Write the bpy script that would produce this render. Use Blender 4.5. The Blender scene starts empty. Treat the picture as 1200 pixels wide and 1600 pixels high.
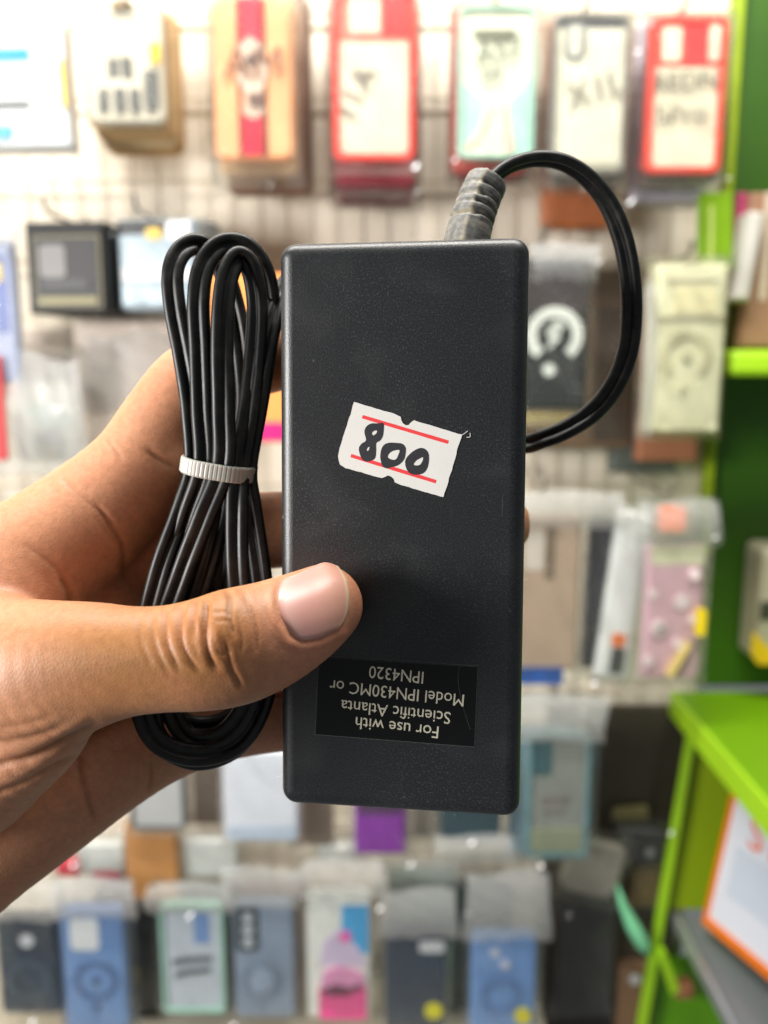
import bpy, bmesh, math, random
import numpy as np
from mathutils import Vector, Matrix
from mathutils.bvhtree import BVHTree

random.seed(7); np.random.seed(7)
scene = bpy.context.scene
COL = scene.collection

# ------------------------------------------------------------------ camera
F = 1380.0                       # focal length in pixels of the 1200 x 1600 photograph
PITCH = math.radians(10)         # phone tipped a little downwards
CAM_LOC = Vector((0, 0, 1.40))
cam_d = bpy.data.cameras.new('camera'); cam = bpy.data.objects.new('camera', cam_d); COL.objects.link(cam)
cam.location = CAM_LOC; cam.rotation_euler = (math.radians(90) - PITCH, 0, 0)
cam_d.sensor_fit = 'HORIZONTAL'; cam_d.sensor_width = 36.0; cam_d.lens = 36.0 * F / 1200.0
cam_d.clip_start = 0.005; cam_d.clip_end = 30
cam_d.dof.use_dof = True; cam_d.dof.focus_distance = 0.166; cam_d.dof.aperture_fstop = 16.0
scene.camera = cam
CAMR = Matrix.Rotation(math.radians(90) - PITCH, 3, 'X')

# ------------------------------------------------------------------ light
world = bpy.data.worlds.new('World'); scene.world = world; world.use_nodes = True
bg = world.node_tree.nodes['Background']; bg.inputs[0].default_value = (0.93, 0.97, 1.0, 1); bg.inputs[1].default_value = 0.13
def area(name, loc, target, sx, sy, power, color):
    d = bpy.data.lights.new(name, 'AREA'); d.shape = 'RECTANGLE'; d.size = sx; d.size_y = sy; d.energy = power; d.color = color
    o = bpy.data.objects.new(name, d); COL.objects.link(o); o.location = loc
    o.rotation_euler = (Vector(target) - Vector(loc)).to_track_quat('-Z', 'Y').to_euler(); return o
KEY, CEIL = Vector((-0.95, -0.17, 1.47)), Vector((-0.05, 0.36, 2.30))
area('doorway_light_from_left', KEY, (0, 0.17, 1.37), 0.40, 0.40, 15.0, (1.0, 0.98, 0.95))
area('ceiling_lamp_over_wall', CEIL, (0.0, 1.0, 0.80), 1.2, 0.25, 22.5, (1.0, 0.965, 0.90))
vs = scene.view_settings
vs.view_transform = 'Standard'; vs.look = 'None'; vs.gamma = 1.0; vs.exposure = 0.44
scene.cycles.use_denoising = True
scene.cycles.transparent_max_bounces = 32; scene.cycles.max_bounces = 10
scene.cycles.caustics_reflective = False; scene.cycles.caustics_refractive = False
scene.cycles.sample_clamp_indirect = 6.0

# ------------------------------------------------------------------ helpers
def cw(x, y, z):                                  # camera space in mm (right, up, depth) -> world metres
    return CAM_LOC + CAMR @ Vector((x, y, -z)) * 0.001
def c3(px, py, d):                                # pixel and depth (mm) -> camera space mm
    return np.array([(px - 600) / F * d, (800 - py) / F * d, d], float)
def P(px, py, d): return cw(*c3(px, py, d))
def W(px, py, Y):                                 # pixel ray cut by the upright plane y = Y (metres)
    v = CAMR @ Vector(((px - 600) / F, (800 - py) / F, -1.0))
    return CAM_LOC + v * (Y / v.y)
def tag(o, label=None, cat=None, group=None, kind=None):
    if label: o['label'] = label
    if cat: o['category'] = cat
    if group: o['group'] = group
    if kind: o['kind'] = kind
    return o
def empty(name, loc=(0, 0, 0), rot=(0, 0, 0)):
    o = bpy.data.objects.new(name, None); o.empty_display_size = 0.01; COL.objects.link(o)
    o.location = loc; o.rotation_euler = rot; return o
def obj(name, mesh, mat=None, parent=None, smooth=False):
    if isinstance(mesh, bmesh.types.BMesh):
        me = bpy.data.meshes.new(name); mesh.to_mesh(me); mesh.free(); mesh = me
    o = bpy.data.objects.new(name, mesh); COL.objects.link(o)
    if mat is not None and not mesh.materials: mesh.materials.append(mat)
    if parent is not None: o.parent = parent
    if smooth: mesh.polygons.foreach_set('use_smooth', [True] * len(mesh.polygons))
    return o
def pydata(name, v, f):
    me = bpy.data.meshes.new(name); me.from_pydata([tuple(map(float, a)) for a in v], [], f); me.update(); return me
def box_bm(x0, x1, y0, y1, z0, z1, bev=0, seg=2, bm=None):
    own = bm is None; b = bmesh.new()
    bmesh.ops.create_cube(b, size=1)
    for v in b.verts:
        v.co = Vector(((x0 + x1) / 2 + v.co.x * (x1 - x0), (y0 + y1) / 2 + v.co.y * (y1 - y0), (z0 + z1) / 2 + v.co.z * (z1 - z0)))
    if bev: bmesh.ops.bevel(b, geom=b.edges[:], offset=bev, segments=seg, affect='EDGES', profile=0.5)
    return b
def rrect(x0, x1, z0, z1, r, n=5):
    r = min(r, abs(x1 - x0) / 2.01, abs(z1 - z0) / 2.01); pts = []
    for cx, cz, a0 in ((x1 - r, z1 - r, 0), (x0 + r, z1 - r, 90), (x0 + r, z0 + r, 180), (x1 - r, z0 + r, 270)):
        for i in range(n + 1):
            a = math.radians(a0 + 90 * i / n); pts.append((cx + r * math.cos(a), cz + r * math.sin(a)))
    return pts
def slab(name, pts, y0, y1, mat, parent=None, holes=None, bev=0.0):
    """outline in x/z pulled from y0 (front, towards the camera) to y1; `holes` = one inner outline with equal point count"""
    n = len(pts); v = []; f = []
    if holes is None:
        ring = [(1.0, y0 + bev, 0), (1.0, y1, 0)]
        v += [(x, y0 + bev, z) for x, z in pts] + [(x, y1, z) for x, z in pts]
        f += [(i, (i + 1) % n, n + (i + 1) % n, n + i) for i in range(n)]
        if bev:
            cx = sum(p[0] for p in pts) / n; cz = sum(p[1] for p in pts) / n
            L = max(max(abs(p[0] - cx) for p in pts), 1e-6); k = 1 - bev / L
            L2 = max(max(abs(p[1] - cz) for p in pts), 1e-6); k2 = 1 - bev / L2
            v += [(cx + (x - cx) * k, y0, cz + (z - cz) * k2) for x, z in pts]
            f += [(2 * n + i, 2 * n + (i + 1) % n, (i + 1) % n, i) for i in range(n)]
            f += [tuple(range(2 * n, 3 * n))[::-1]]
        else: f += [tuple(range(n))[::-1]]
        f += [tuple(range(n, 2 * n))]
    else:
        v += [(x, y0, z) for x, z in pts] + [(x, y1, z) for x, z in pts] + [(x, y0, z) for x, z in holes] + [(x, y1, z) for x, z in holes]
        for i in range(n):
            j = (i + 1) % n
            f += [(i, j, n + j, n + i), (2 * n + j, 2 * n + i, 3 * n + i, 3 * n + j), (j, i, 2 * n + i, 2 * n + j), (n + i, n + j, 3 * n + j, 3 * n + i)]
    return obj(name, pydata(name, v, f), mat, parent)
def circ(cx, cz, r, n=28, a0=0, a1=360):
    return [(cx + r * math.cos(math.radians(a0 + (a1 - a0) * i / n)), cz + r * math.sin(math.radians(a0 + (a1 - a0) * i / n))) for i in range(n)]
def ribbon(pts, w, closed=False):
    """stroke of width w (number or list) along 2-D pts -> (verts2d, faces)"""
    n = len(pts); pts = [Vector(p) for p in pts]; v = []; f = []
    ws = w if isinstance(w, (list, tuple)) else [w] * n
    for i, p in enumerate(pts):
        a = pts[(i - 1) % n] if closed or i > 0 else p; b = pts[(i + 1) % n] if closed or i < n - 1 else p
        t = (b - a).normalized(); nn = Vector((-t.y, t.x))
        v += [p + nn * ws[i] / 2, p - nn * ws[i] / 2]
    m = n if closed else n - 1
    for i in range(m):
        j = (i + 1) % n; f.append((2 * i, 2 * i + 1, 2 * j + 1, 2 * j))
    return v, f
def catmull(pts, n, closed=False):
    pts = [np.array(p, float) for p in pts]; m = len(pts); out = []
    g = (lambda i: pts[i % m]) if closed else (lambda i: pts[max(0, min(m - 1, i))])
    for i in range(m if closed else m - 1):
        p0, p1, p2, p3 = g(i - 1), g(i), g(i + 1), g(i + 2)
        for k in range(n):
            t = k / n
            out.append(0.5 * ((2 * p1) + (-p0 + p2) * t + (2 * p0 - 5 * p1 + 4 * p2 - p3) * t * t + (-p0 + 3 * p1 - 3 * p2 + p3) * t ** 3))
    if not closed: out.append(pts[-1])
    return out
_text_cache = {}
def text_mesh(s, size, align='CENTER'):
    key = (s, round(size, 6), align)
    if key in _text_cache: return _text_cache[key]
    c = bpy.data.curves.new('lettering', 'FONT'); c.body = s; c.size = size; c.align_x = align; c.align_y = 'CENTER'; c.resolution_u = 3
    o = bpy.data.objects.new('lettering', c); COL.objects.link(o)
    dg = bpy.context.evaluated_depsgraph_get(); me = bpy.data.meshes.new_from_object(o.evaluated_get(dg))
    bpy.data.objects.remove(o); _text_cache[key] = me; return me
def tube_mesh(name, pts, r, seg=8, cap=True):
    pts = [Vector(p) for p in pts]; v = []; f = []; n = len(pts); ref = None
    for i, p in enumerate(pts):
        t = (pts[min(i + 1, n - 1)] - pts[max(i - 1, 0)]).normalized()
        if ref is None: ref = t.orthogonal()
        ref = (ref - t * ref.dot(t)).normalized(); b = t.cross(ref); rr = r[i] if isinstance(r, (list, tuple)) else r
        v += [p + (ref * math.cos(2 * math.pi * k / seg) + b * math.sin(2 * math.pi * k / seg)) * rr for k in range(seg)]
    for i in range(n - 1):
        for k in range(seg):
            j = (k + 1) % seg; f.append((i * seg + k, i * seg + j, (i + 1) * seg + j, (i + 1) * seg + k))
    if cap: f += [tuple(range(seg))[::-1], tuple(range((n - 1) * seg, n * seg))]
    return pydata(name, v, f)

# ------------------------------------------------------------------ materials
def srgb(r, g, b):
    return tuple((c / 255 / 12.92 if c / 255 <= 0.04045 else ((c / 255 + 0.055) / 1.055) ** 2.4) for c in (r, g, b)) + (1,)
def nt(m): return m.node_tree.nodes, m.node_tree.links
_mats = {}
def mat(name, col, rough=0.5, var=0.12, scale=40, bump=0.0, bscale=300, spec=0.5, metal=0.0, trans=0.0, coat=0.0):
    """plain procedural surface: base colour with low-contrast mottling and fine relief"""
    if name in _mats: return _mats[name]
    m = bpy.data.materials.new(name); m.use_nodes = True; N, L = nt(m); b = N['Principled BSDF']
    tc = N.new('ShaderNodeTexCoord'); no = N.new('ShaderNodeTexNoise'); no.inputs['Scale'].default_value = scale; no.inputs['Detail'].default_value = 4
    L.new(tc.outputs['Object'], no.inputs['Vector'])
    mx = N.new('ShaderNodeMix'); mx.data_type = 'RGBA'
    mx.inputs[6].default_value = tuple(c * (1 - var) for c in col[:3]) + (1,); mx.inputs[7].default_value = tuple(min(1, c * (1 + var)) for c in col[:3]) + (1,)
    L.new(no.outputs['Fac'], mx.inputs[0]); L.new(mx.outputs[2], b.inputs['Base Color'])
    b.inputs['Roughness'].default_value = rough; b.inputs['Metallic'].default_value = metal; b.inputs['Specular IOR Level'].default_value = spec
    b.inputs['Transmission Weight'].default_value = trans; b.inputs['Coat Weight'].default_value = coat; b.inputs['Coat Roughness'].default_value = 0.1
    if bump:
        n2 = N.new('ShaderNodeTexNoise'); n2.inputs['Scale'].default_value = bscale; n2.inputs['Detail'].default_value = 3; L.new(tc.outputs['Object'], n2.inputs['Vector'])
        bp = N.new('ShaderNodeBump'); bp.inputs['Strength'].default_value = bump; bp.inputs['Distance'].default_value = 0.001
        L.new(n2.outputs['Fac'], bp.inputs['Height']); L.new(bp.outputs['Normal'], b.inputs['Normal'])
    _mats[name] = m; return m
def paint(r, g, b, rough=0.45, **k): return mat('plastic_%d_%d_%d_%d' % (r, g, b, int(rough * 100)), srgb(r, g, b), rough, **k)

def film_mat(name, milk, gloss, relief=0.006, gmax=0.5, thru=0.45):
    m = bpy.data.materials.new(name); m.use_nodes = True; N, L = nt(m); N.remove(N['Principled BSDF']); out = N['Material Output']
    tc = N.new('ShaderNodeTexCoord'); no = N.new('ShaderNodeTexNoise'); no.inputs['Scale'].default_value = 28; no.inputs['Detail'].default_value = 3; no.inputs['Distortion'].default_value = 0.8
    L.new(tc.outputs['Object'], no.inputs['Vector'])
    bp = N.new('ShaderNodeBump'); bp.inputs['Strength'].default_value = 0.9; bp.inputs['Distance'].default_value = relief; L.new(no.outputs['Fac'], bp.inputs['Height'])
    tr = N.new('ShaderNodeBsdfTransparent'); tr.inputs[0].default_value = (0.99, 0.995, 0.99, 1)
    df = N.new('ShaderNodeBsdfDiffuse'); df.inputs[0].default_value = (0.94, 0.95, 0.94, 1)
    gl = N.new('ShaderNodeBsdfGlossy'); gl.inputs['Roughness'].default_value = 0.07; gl.inputs[0].default_value = (1, 1, 1, 1)
    for s in (df, gl): L.new(bp.outputs['Normal'], s.inputs['Normal'])
    lw = N.new('ShaderNodeLayerWeight'); lw.inputs['Blend'].default_value = 0.12; L.new(bp.outputs['Normal'], lw.inputs['Normal'])
    mp = N.new('ShaderNodeMapRange'); mp.inputs['To Min'].default_value = gloss; mp.inputs['To Max'].default_value = gmax; L.new(lw.outputs['Fresnel'], mp.inputs['Value'])
    m1 = N.new('ShaderNodeMixShader'); m1.inputs[0].default_value = milk; L.new(tr.outputs[0], m1.inputs[1])
    tl_ = N.new('ShaderNodeBsdfTranslucent'); tl_.inputs[0].default_value = (0.97, 0.97, 0.96, 1); m0 = N.new('ShaderNodeMixShader'); m0.inputs[0].default_value = thru; L.new(df.outputs[0], m0.inputs[1]); L.new(tl_.outputs[0], m0.inputs[2]); L.new(m0.outputs[0], m1.inputs[2])
    m2 = N.new('ShaderNodeMixShader'); L.new(mp.outputs[0], m2.inputs[0]); L.new(m1.outputs[0], m2.inputs[1]); L.new(gl.outputs[0], m2.inputs[2])
    L.new(m2.outputs[0], out.inputs['Surface']); return m
GLINT = mat('glint_facet', (0.10, 0.10, 0.10, 1), 0.18, spec=1.0, metal=1.0)
FILM = film_mat('clear_film', 0.035, 0.02)
FILM_MILKY = film_mat('milky_film', 0.40, 0.03, 0.0012, 0.35, 0.5)

# adapter plastic: dark, matt, finely sparkled, with dust and handling wear
def adapter_mat():
    m = bpy.data.materials.new('adapter_plastic'); m.use_nodes = True; N, L = nt(m); b = N['Principled BSDF']
    tc = N.new('ShaderNodeTexCoord')
    def noise(sc, det=3, dist=0): 
        n = N.new('ShaderNodeTexNoise'); n.inputs['Scale'].default_value = sc; n.inputs['Detail'].default_value = det; n.inputs['Distortion'].default_value = dist
        L.new(tc.outputs['Object'], n.inputs['Vector']); return n
    def ramp(src, p0, p1, c0=(0, 0, 0, 1), c1=(1, 1, 1, 1)):
        r = N.new('ShaderNodeValToRGB'); r.color_ramp.elements[0].position = p0; r.color_ramp.elements[1].position = p1
        r.color_ramp.elements[0].color = c0; r.color_ramp.elements[1].color = c1; L.new(src, r.inputs[0]); return r
    def mix(fac, a, c):
        x = N.new('ShaderNodeMix'); x.data_type = 'RGBA'
        for s, v in ((0, fac), (6, a), (7, c)):
            if hasattr(v, 'links'): L.new(v, x.inputs[s])
            else: x.inputs[s].default_value = v
        return x.outputs[2]
    grain = noise(3600, 1); speck = noise(2600, 0); wear = noise(60, 5, 0.4); dust = noise(260, 2, 0.2)
    base = mix(ramp(grain.outputs['Fac'], 0.36, 0.70).outputs[0], (0.0055, 0.0062, 0.0070, 1), (0.021, 0.0225, 0.0255, 1))
    base = mix(ramp(wear.outputs['Fac'], 0.52, 0.78, (0, 0, 0, 1), (0.30, 0.30, 0.30, 1)).outputs[0], base, (0.065, 0.066, 0.066, 1))
    base = mix(ramp(dust.outputs['Fac'], 0.74, 0.79, (0, 0, 0, 1), (0.6, 0.6, 0.6, 1)).outputs[0], base, (0.20, 0.195, 0.18, 1))
    patch = noise(45, 4, 0.5); pr = ramp(patch.outputs['Fac'], 0.36, 0.66, (0.08, 0.08, 0.08, 1), (0.60, 0.60, 0.60, 1))
    sp_ = N.new('ShaderNodeMath'); sp_.operation = 'MULTIPLY'; L.new(ramp(speck.outputs['Fac'], 0.64, 0.74).outputs[0], sp_.inputs[0]); L.new(pr.outputs[0], sp_.inputs[1])
    base = mix(sp_.outputs[0], base, (0.075, 0.080, 0.088, 1))
    mpn = N.new('ShaderNodeMapping'); mpn.inputs['Rotation'].default_value = (0, 0, 0.35); mpn.inputs['Scale'].default_value = (900, 45, 45); L.new(tc.outputs['Object'], mpn.inputs['Vector'])
    scr = N.new('ShaderNodeTexNoise'); scr.inputs['Scale'].default_value = 1.0; scr.inputs['Detail'].default_value = 1; L.new(mpn.outputs[0], scr.inputs['Vector'])
    base = mix(ramp(scr.outputs['Fac'], 0.79, 0.83, (0, 0, 0, 1), (0.28, 0.28, 0.28, 1)).outputs[0], base, (0.10, 0.10, 0.097, 1))
    L.new(base, b.inputs['Base Color'])
    rr = N.new('ShaderNodeMapRange'); rr.inputs['To Min'].default_value = 0.33; rr.inputs['To Max'].default_value = 0.46; L.new(wear.outputs['Fac'], rr.inputs['Value']); L.new(rr.outputs[0], b.inputs['Roughness'])
    bp = N.new('ShaderNodeBump'); bp.inputs['Strength'].default_value = 0.5; bp.inputs['Distance'].default_value = 0.00007
    L.new(grain.outputs['Fac'], bp.inputs['Height']); L.new(bp.outputs['Normal'], b.inputs['Normal']); b.inputs['Specular IOR Level'].default_value = 0.62
    return m
def cord_mat():
    m = bpy.data.materials.new('cord_rubber'); m.use_nodes = True; N, L = nt(m); b = N['Principled BSDF']; tc = N.new('ShaderNodeTexCoord')
    n = N.new('ShaderNodeTexNoise'); n.inputs['Scale'].default_value = 420; n.inputs['Detail'].default_value = 5; L.new(tc.outputs['Object'], n.inputs['Vector'])
    n3 = N.new('ShaderNodeTexNoise'); n3.inputs['Scale'].default_value = 90; n3.inputs['Detail'].default_value = 3; L.new(tc.outputs['Object'], n3.inputs['Vector'])
    r = N.new('ShaderNodeValToRGB'); r.color_ramp.elements[0].position = 0.50; r.color_ramp.elements[1].position = 0.95; r.color_ramp.elements[0].color = (0.0030, 0.0032, 0.0034, 1); r.color_ramp.elements[1].color = (0.045, 0.041, 0.034, 1)
    ad = N.new('ShaderNodeMath'); ad.operation = 'MULTIPLY_ADD'; L.new(n.outputs['Fac'], ad.inputs[0]); ad.inputs[1].default_value = 0.55; 
    ml = N.new('ShaderNodeMath'); ml.operation = 'MULTIPLY'; L.new(n3.outputs['Fac'], ml.inputs[0]); ml.inputs[1].default_value = 0.5; L.new(ml.outputs[0], ad.inputs[2])
    L.new(ad.outputs[0], r.inputs[0]); L.new(r.outputs[0], b.inputs['Base Color'])
    rr = N.new('ShaderNodeMapRange'); rr.inputs['To Min'].default_value = 0.34; rr.inputs['To Max'].default_value = 0.52; b.inputs['Specular IOR Level'].default_value = 0.4; L.new(n.outputs['Fac'], rr.inputs['Value']); L.new(rr.outputs[0], b.inputs['Roughness'])
    bp = N.new('ShaderNodeBump'); bp.inputs['Strength'].default_value = 0.12; bp.inputs['Distance'].default_value = 0.00010; L.new(n.outputs['Fac'], bp.inputs['Height']); L.new(bp.outputs['Normal'], b.inputs['Normal'])
    return m
def grommet_mat():
    m = bpy.data.materials.new('grommet_rubber'); m.use_nodes = True; N, L = nt(m); b = N['Principled BSDF']; tc = N.new('ShaderNodeTexCoord')
    n = N.new('ShaderNodeTexNoise'); n.inputs['Scale'].default_value = 800; n.inputs['Detail'].default_value = 6; L.new(tc.outputs['Object'], n.inputs['Vector'])
    at = N.new('ShaderNodeAttribute'); at.attribute_name = 'grime'
    ad = N.new('ShaderNodeMath'); ad.operation = 'MULTIPLY_ADD'; L.new(at.outputs['Fac'], ad.inputs[0]); ad.inputs[1].default_value = 0.36; mlg = N.new('ShaderNodeMath'); mlg.operation = 'MULTIPLY_ADD'; mlg.inputs[1].default_value = 0.55; mlg.inputs[2].default_value = 0.24; L.new(n.outputs['Fac'], mlg.inputs[0]); L.new(mlg.outputs[0], ad.inputs[2])
    r = N.new('ShaderNodeValToRGB'); e = r.color_ramp.elements; e[0].position = 0.40; e[0].color = (0.030, 0.030, 0.029, 1); e[1].position = 0.92; e[1].color = (0.40, 0.35, 0.24, 1)
    k = r.color_ramp.elements.new(0.62); k.color = (0.17, 0.163, 0.148, 1)
    L.new(ad.outputs[0], r.inputs[0]); L.new(r.outputs[0], b.inputs['Base Color']); b.inputs['Roughness'].default_value = 0.5
    bp = N.new('ShaderNodeBump'); bp.inputs['Strength'].default_value = 0.4; bp.inputs['Distance'].default_value = 0.0002; L.new(n.outputs['Fac'], bp.inputs['Height']); L.new(bp.outputs['Normal'], b.inputs['Normal'])
    return m
def skin_mat():
    m = bpy.data.materials.new('skin'); m.use_nodes = True; N, L = nt(m); b = N['Principled BSDF']; tc = N.new('ShaderNodeTexCoord')
    def noise(sc, det=4, dist=0):
        n = N.new('ShaderNodeTexNoise'); n.inputs['Scale'].default_value = sc; n.inputs['Detail'].default_value = det; n.inputs['Distortion'].default_value = dist; L.new(tc.outputs['Object'], n.inputs['Vector']); return n
    def mix(fac, a, c, t='MIX'):
        x = N.new('ShaderNodeMix'); x.data_type = 'RGBA'; x.blend_type = t
        for s, v in ((0, fac), (6, a), (7, c)):
            if hasattr(v, 'links'): L.new(v, x.inputs[s])
            else: x.inputs[s].default_value = v
        return x.outputs[2]
    def attr(nm):
        a = N.new('ShaderNodeAttribute'); a.attribute_name = nm; return a.outputs['Fac']
    n1 = noise(55, 5, 0.3); n2 = noise(700, 4)
    base = mix(n1.outputs['Fac'], (0.51, 0.220, 0.112, 1), (0.60, 0.295, 0.165, 1))
    base = mix(attr('pink'), base, (0.66, 0.27, 0.165, 1))
    base = mix(attr('brown'), base, (0.33, 0.140, 0.036, 1))
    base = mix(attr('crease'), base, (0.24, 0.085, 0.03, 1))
    n5 = noise(95, 4, 0.6); rd = N.new('ShaderNodeMapRange'); rd.inputs['From Min'].default_value = 0.5; rd.inputs['From Max'].default_value = 0.75; rd.inputs['To Max'].default_value = 0.30; L.new(n5.outputs['Fac'], rd.inputs['Value'])
    base = mix(rd.outputs[0], base, (0.58, 0.215, 0.12, 1))
    ms = N.new('ShaderNodeMapping'); ms.inputs['Scale'].default_value = (420, 420, 900); ms.inputs['Rotation'].default_value = (0, 0.5, 0); dn2 = noise(240, 2)
    wv2 = N.new('ShaderNodeVectorMath'); wv2.operation = 'MULTIPLY_ADD'; L.new(dn2.outputs['Color'], wv2.inputs[0]); wv2.inputs[1].default_value = (0.002,) * 3; L.new(tc.outputs['Object'], wv2.inputs[2]); L.new(wv2.outputs[0], ms.inputs['Vector'])
    net = N.new('ShaderNodeTexVoronoi'); net.feature = 'DISTANCE_TO_EDGE'; net.inputs['Scale'].default_value = 1.0; L.new(ms.outputs[0], net.inputs['Vector'])
    nl = N.new('ShaderNodeMapRange'); nl.inputs['From Max'].default_value = 0.09; nl.inputs['To Min'].default_value = 0.15; nl.inputs['To Max'].default_value = 0.0; L.new(net.outputs['Distance'], nl.inputs['Value'])
    base = mix(nl.outputs[0], base, (0.30, 0.115, 0.045, 1))
    r2 = N.new('ShaderNodeMapRange'); r2.inputs['From Min'].default_value = 0.3; r2.inputs['From Max'].default_value = 0.7; r2.inputs['To Min'].default_value = 0.9; r2.inputs['To Max'].default_value = 1.08; L.new(n2.outputs['Fac'], r2.inputs['Value'])
    sc = N.new('ShaderNodeVectorMath'); sc.operation = 'SCALE'; L.new(base, sc.inputs[0]); L.new(r2.outputs[0], sc.inputs['Scale'])
    L.new(sc.outputs[0], b.inputs['Base Color'])
    b.inputs['Subsurface Weight'].default_value = 0.22; b.inputs['Subsurface Radius'].default_value = (1.0, 0.35, 0.18); b.inputs['Subsurface Scale'].default_value = 0.0022
    b.inputs['Specular IOR Level'].default_value = 0.42
    rr = N.new('ShaderNodeMapRange'); rr.inputs['To Min'].default_value = 0.40; rr.inputs['To Max'].default_value = 0.58; L.new(n2.outputs['Fac'], rr.inputs['Value']); L.new(rr.outputs[0], b.inputs['Roughness'])
    vo = N.new('ShaderNodeTexVoronoi'); vo.feature = 'DISTANCE_TO_EDGE'; vo.inputs['Scale'].default_value = 1400
    wp = N.new('ShaderNodeMapping'); wp.inputs['Scale'].default_value = (1.0, 1.0, 1.0); wp.inputs['Rotation'].default_value = (0.3, 0.5, 0.6)
    dn = noise(160, 3); wv = N.new('ShaderNodeVectorMath'); wv.operation = 'MULTIPLY_ADD'; L.new(dn.outputs['Color'], wv.inputs[0]); wv.inputs[1].default_value = (0.0016,) * 3; L.new(tc.outputs['Object'], wv.inputs[2])
    L.new(wv.outputs[0], wp.inputs['Vector']); L.new(wp.outputs[0], vo.inputs['Vector'])
    vr = N.new('ShaderNodeMapRange'); vr.inputs['From Max'].default_value = 0.25; L.new(vo.outputs['Distance'], vr.inputs['Value'])
    hs = N.new('ShaderNodeMath'); hs.operation = 'MULTIPLY_ADD'; L.new(n2.outputs['Fac'], hs.inputs[0]); hs.inputs[1].default_value = 0.8; L.new(vr.outputs[0], hs.inputs[2])
    bp = N.new('ShaderNodeBump'); bp.inputs['Strength'].default_value = 0.30; bp.inputs['Distance'].default_value = 0.00006; L.new(hs.outputs[0], bp.inputs['Height']); L.new(bp.outputs['Normal'], b.inputs['Normal'])
    return m
def nail_mat():
    m = bpy.data.materials.new('nail'); m.use_nodes = True; N, L = nt(m); b = N['Principled BSDF']
    at = N.new('ShaderNodeAttribute'); at.attribute_name = 'along'; r = N.new('ShaderNodeValToRGB'); e = r.color_ramp.elements
    e[0].position = 0.0; e[0].color = (0.60, 0.30, 0.25, 1); e[1].position = 1.0; e[1].color = (0.70, 0.50, 0.34, 1)
    for p, c in ((0.12, (0.68, 0.38, 0.33, 1)), (0.30, (0.65, 0.33, 0.285, 1)), (0.93, (0.60, 0.31, 0.23, 1)), (0.975, (0.70, 0.48, 0.32, 1))):
        k = e.new(p); k.color = c
    L.new(at.outputs['Fac'], r.inputs[0]); L.new(r.outputs[0], b.inputs['Base Color'])
    b.inputs['Roughness'].default_value = 0.34; b.inputs['Subsurface Weight'].default_value = 0.2; b.inputs['Subsurface Scale'].default_value = 0.0015; b.inputs['Subsurface Radius'].default_value = (1, 0.4, 0.25)
    tc = N.new('ShaderNodeTexCoord'); n = N.new('ShaderNodeTexNoise'); n.inputs['Scale'].default_value = 350; L.new(tc.outputs['Object'], n.inputs['Vector'])
    bp = N.new('ShaderNodeBump'); bp.inputs['Strength'].default_value = 0.12; bp.inputs['Distance'].default_value = 0.0002; L.new(n.outputs['Fac'], bp.inputs['Height']); L.new(bp.outputs['Normal'], b.inputs['Normal'])
    return m
ADAPTER, CORD, GROMMET, SKIN, NAIL = adapter_mat(), cord_mat(), grommet_mat(), skin_mat(), nail_mat()
INK = mat('marker_ink', (0.022, 0.022, 0.028, 1), 0.55, var=0.4, scale=900)
RED_PRINT = mat('red_print', srgb(238, 62, 66), 0.6, var=0.08, scale=600)
PAPER = mat('label_paper', srgb(228, 226, 220), 0.75, var=0.05, scale=260, bump=0.012, bscale=1800)
BLACK_LABEL = mat('black_label_film', (0.005, 0.0053, 0.0056, 1), 0.25, spec=0.3, var=0.3, scale=120, bump=0.05, bscale=500)
LABEL_EDGE = mat('label_film_edge', (0.075, 0.075, 0.07, 1), 0.5)
LETTER = mat('label_lettering', srgb(214, 208, 186), 0.6, var=0.06, scale=900)
TIE = mat('nylon', srgb(178, 178, 170), 0.32, var=0.06, scale=300)
_b = TIE.node_tree.nodes['Principled BSDF']; _b.inputs['Subsurface Weight'].default_value = 0.35; _b.inputs['Subsurface Scale'].default_value = 0.002

# ================================================================== the setting: shop wall, wire grid, ledge
WALL_Y = 1.0
WALL_M = mat('cream_wall', srgb(240, 230, 212), 0.7, var=0.06, scale=9, bump=0.2, bscale=60)
z_top, z_bot = 2.05, 0.55
xr = W(1128, 500, WALL_Y).x
wall = obj('wall', box_bm(-1.15, xr, WALL_Y, WALL_Y + 0.03, z_bot, z_top), WALL_M); tag(wall, kind='structure')
GRID = empty('wire_grid_panel', (0, WALL_Y - 0.0075, z_bot)); tag(GRID, 'cream wire grid panel on the wall behind the hanging stock', 'grid panel')
WIRE = mat('cream_wire', srgb(222, 210, 190), 0.4)
wv = tube_mesh('upright_wire', [(0, 0, 0), (0, 0, z_top - z_bot)], 0.0010, 6); wv.materials.append(WIRE)
wh = tube_mesh('cross_wire', [(0, 0, 0), (xr - 0.02 + 1.1, 0, 0)], 0.0019, 6); wh.materials.append(WIRE)
x = -1.1
while x < xr - 0.01:
    o = obj('upright_wire', wv, None, GRID); o.location = (x, 0, 0); x += 0.0275
z = 0.05
while z < z_top - z_bot:
    o = obj('cross_wire', wh, None, GRID); o.location = (-1.1, -0.004, z); z += 0.082
# ledge along the bottom of the display
zl = W(600, 1612, 0.88).z
led = obj('counter', box_bm(-1.15, W(850, 1600, 0.9).x, 0.80, WALL_Y - 0.02, zl - 0.03, zl, 0.003), mat('cream_ledge', srgb(206, 198, 178), 0.5, bump=0.1)); tag(led, kind='structure')

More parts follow.
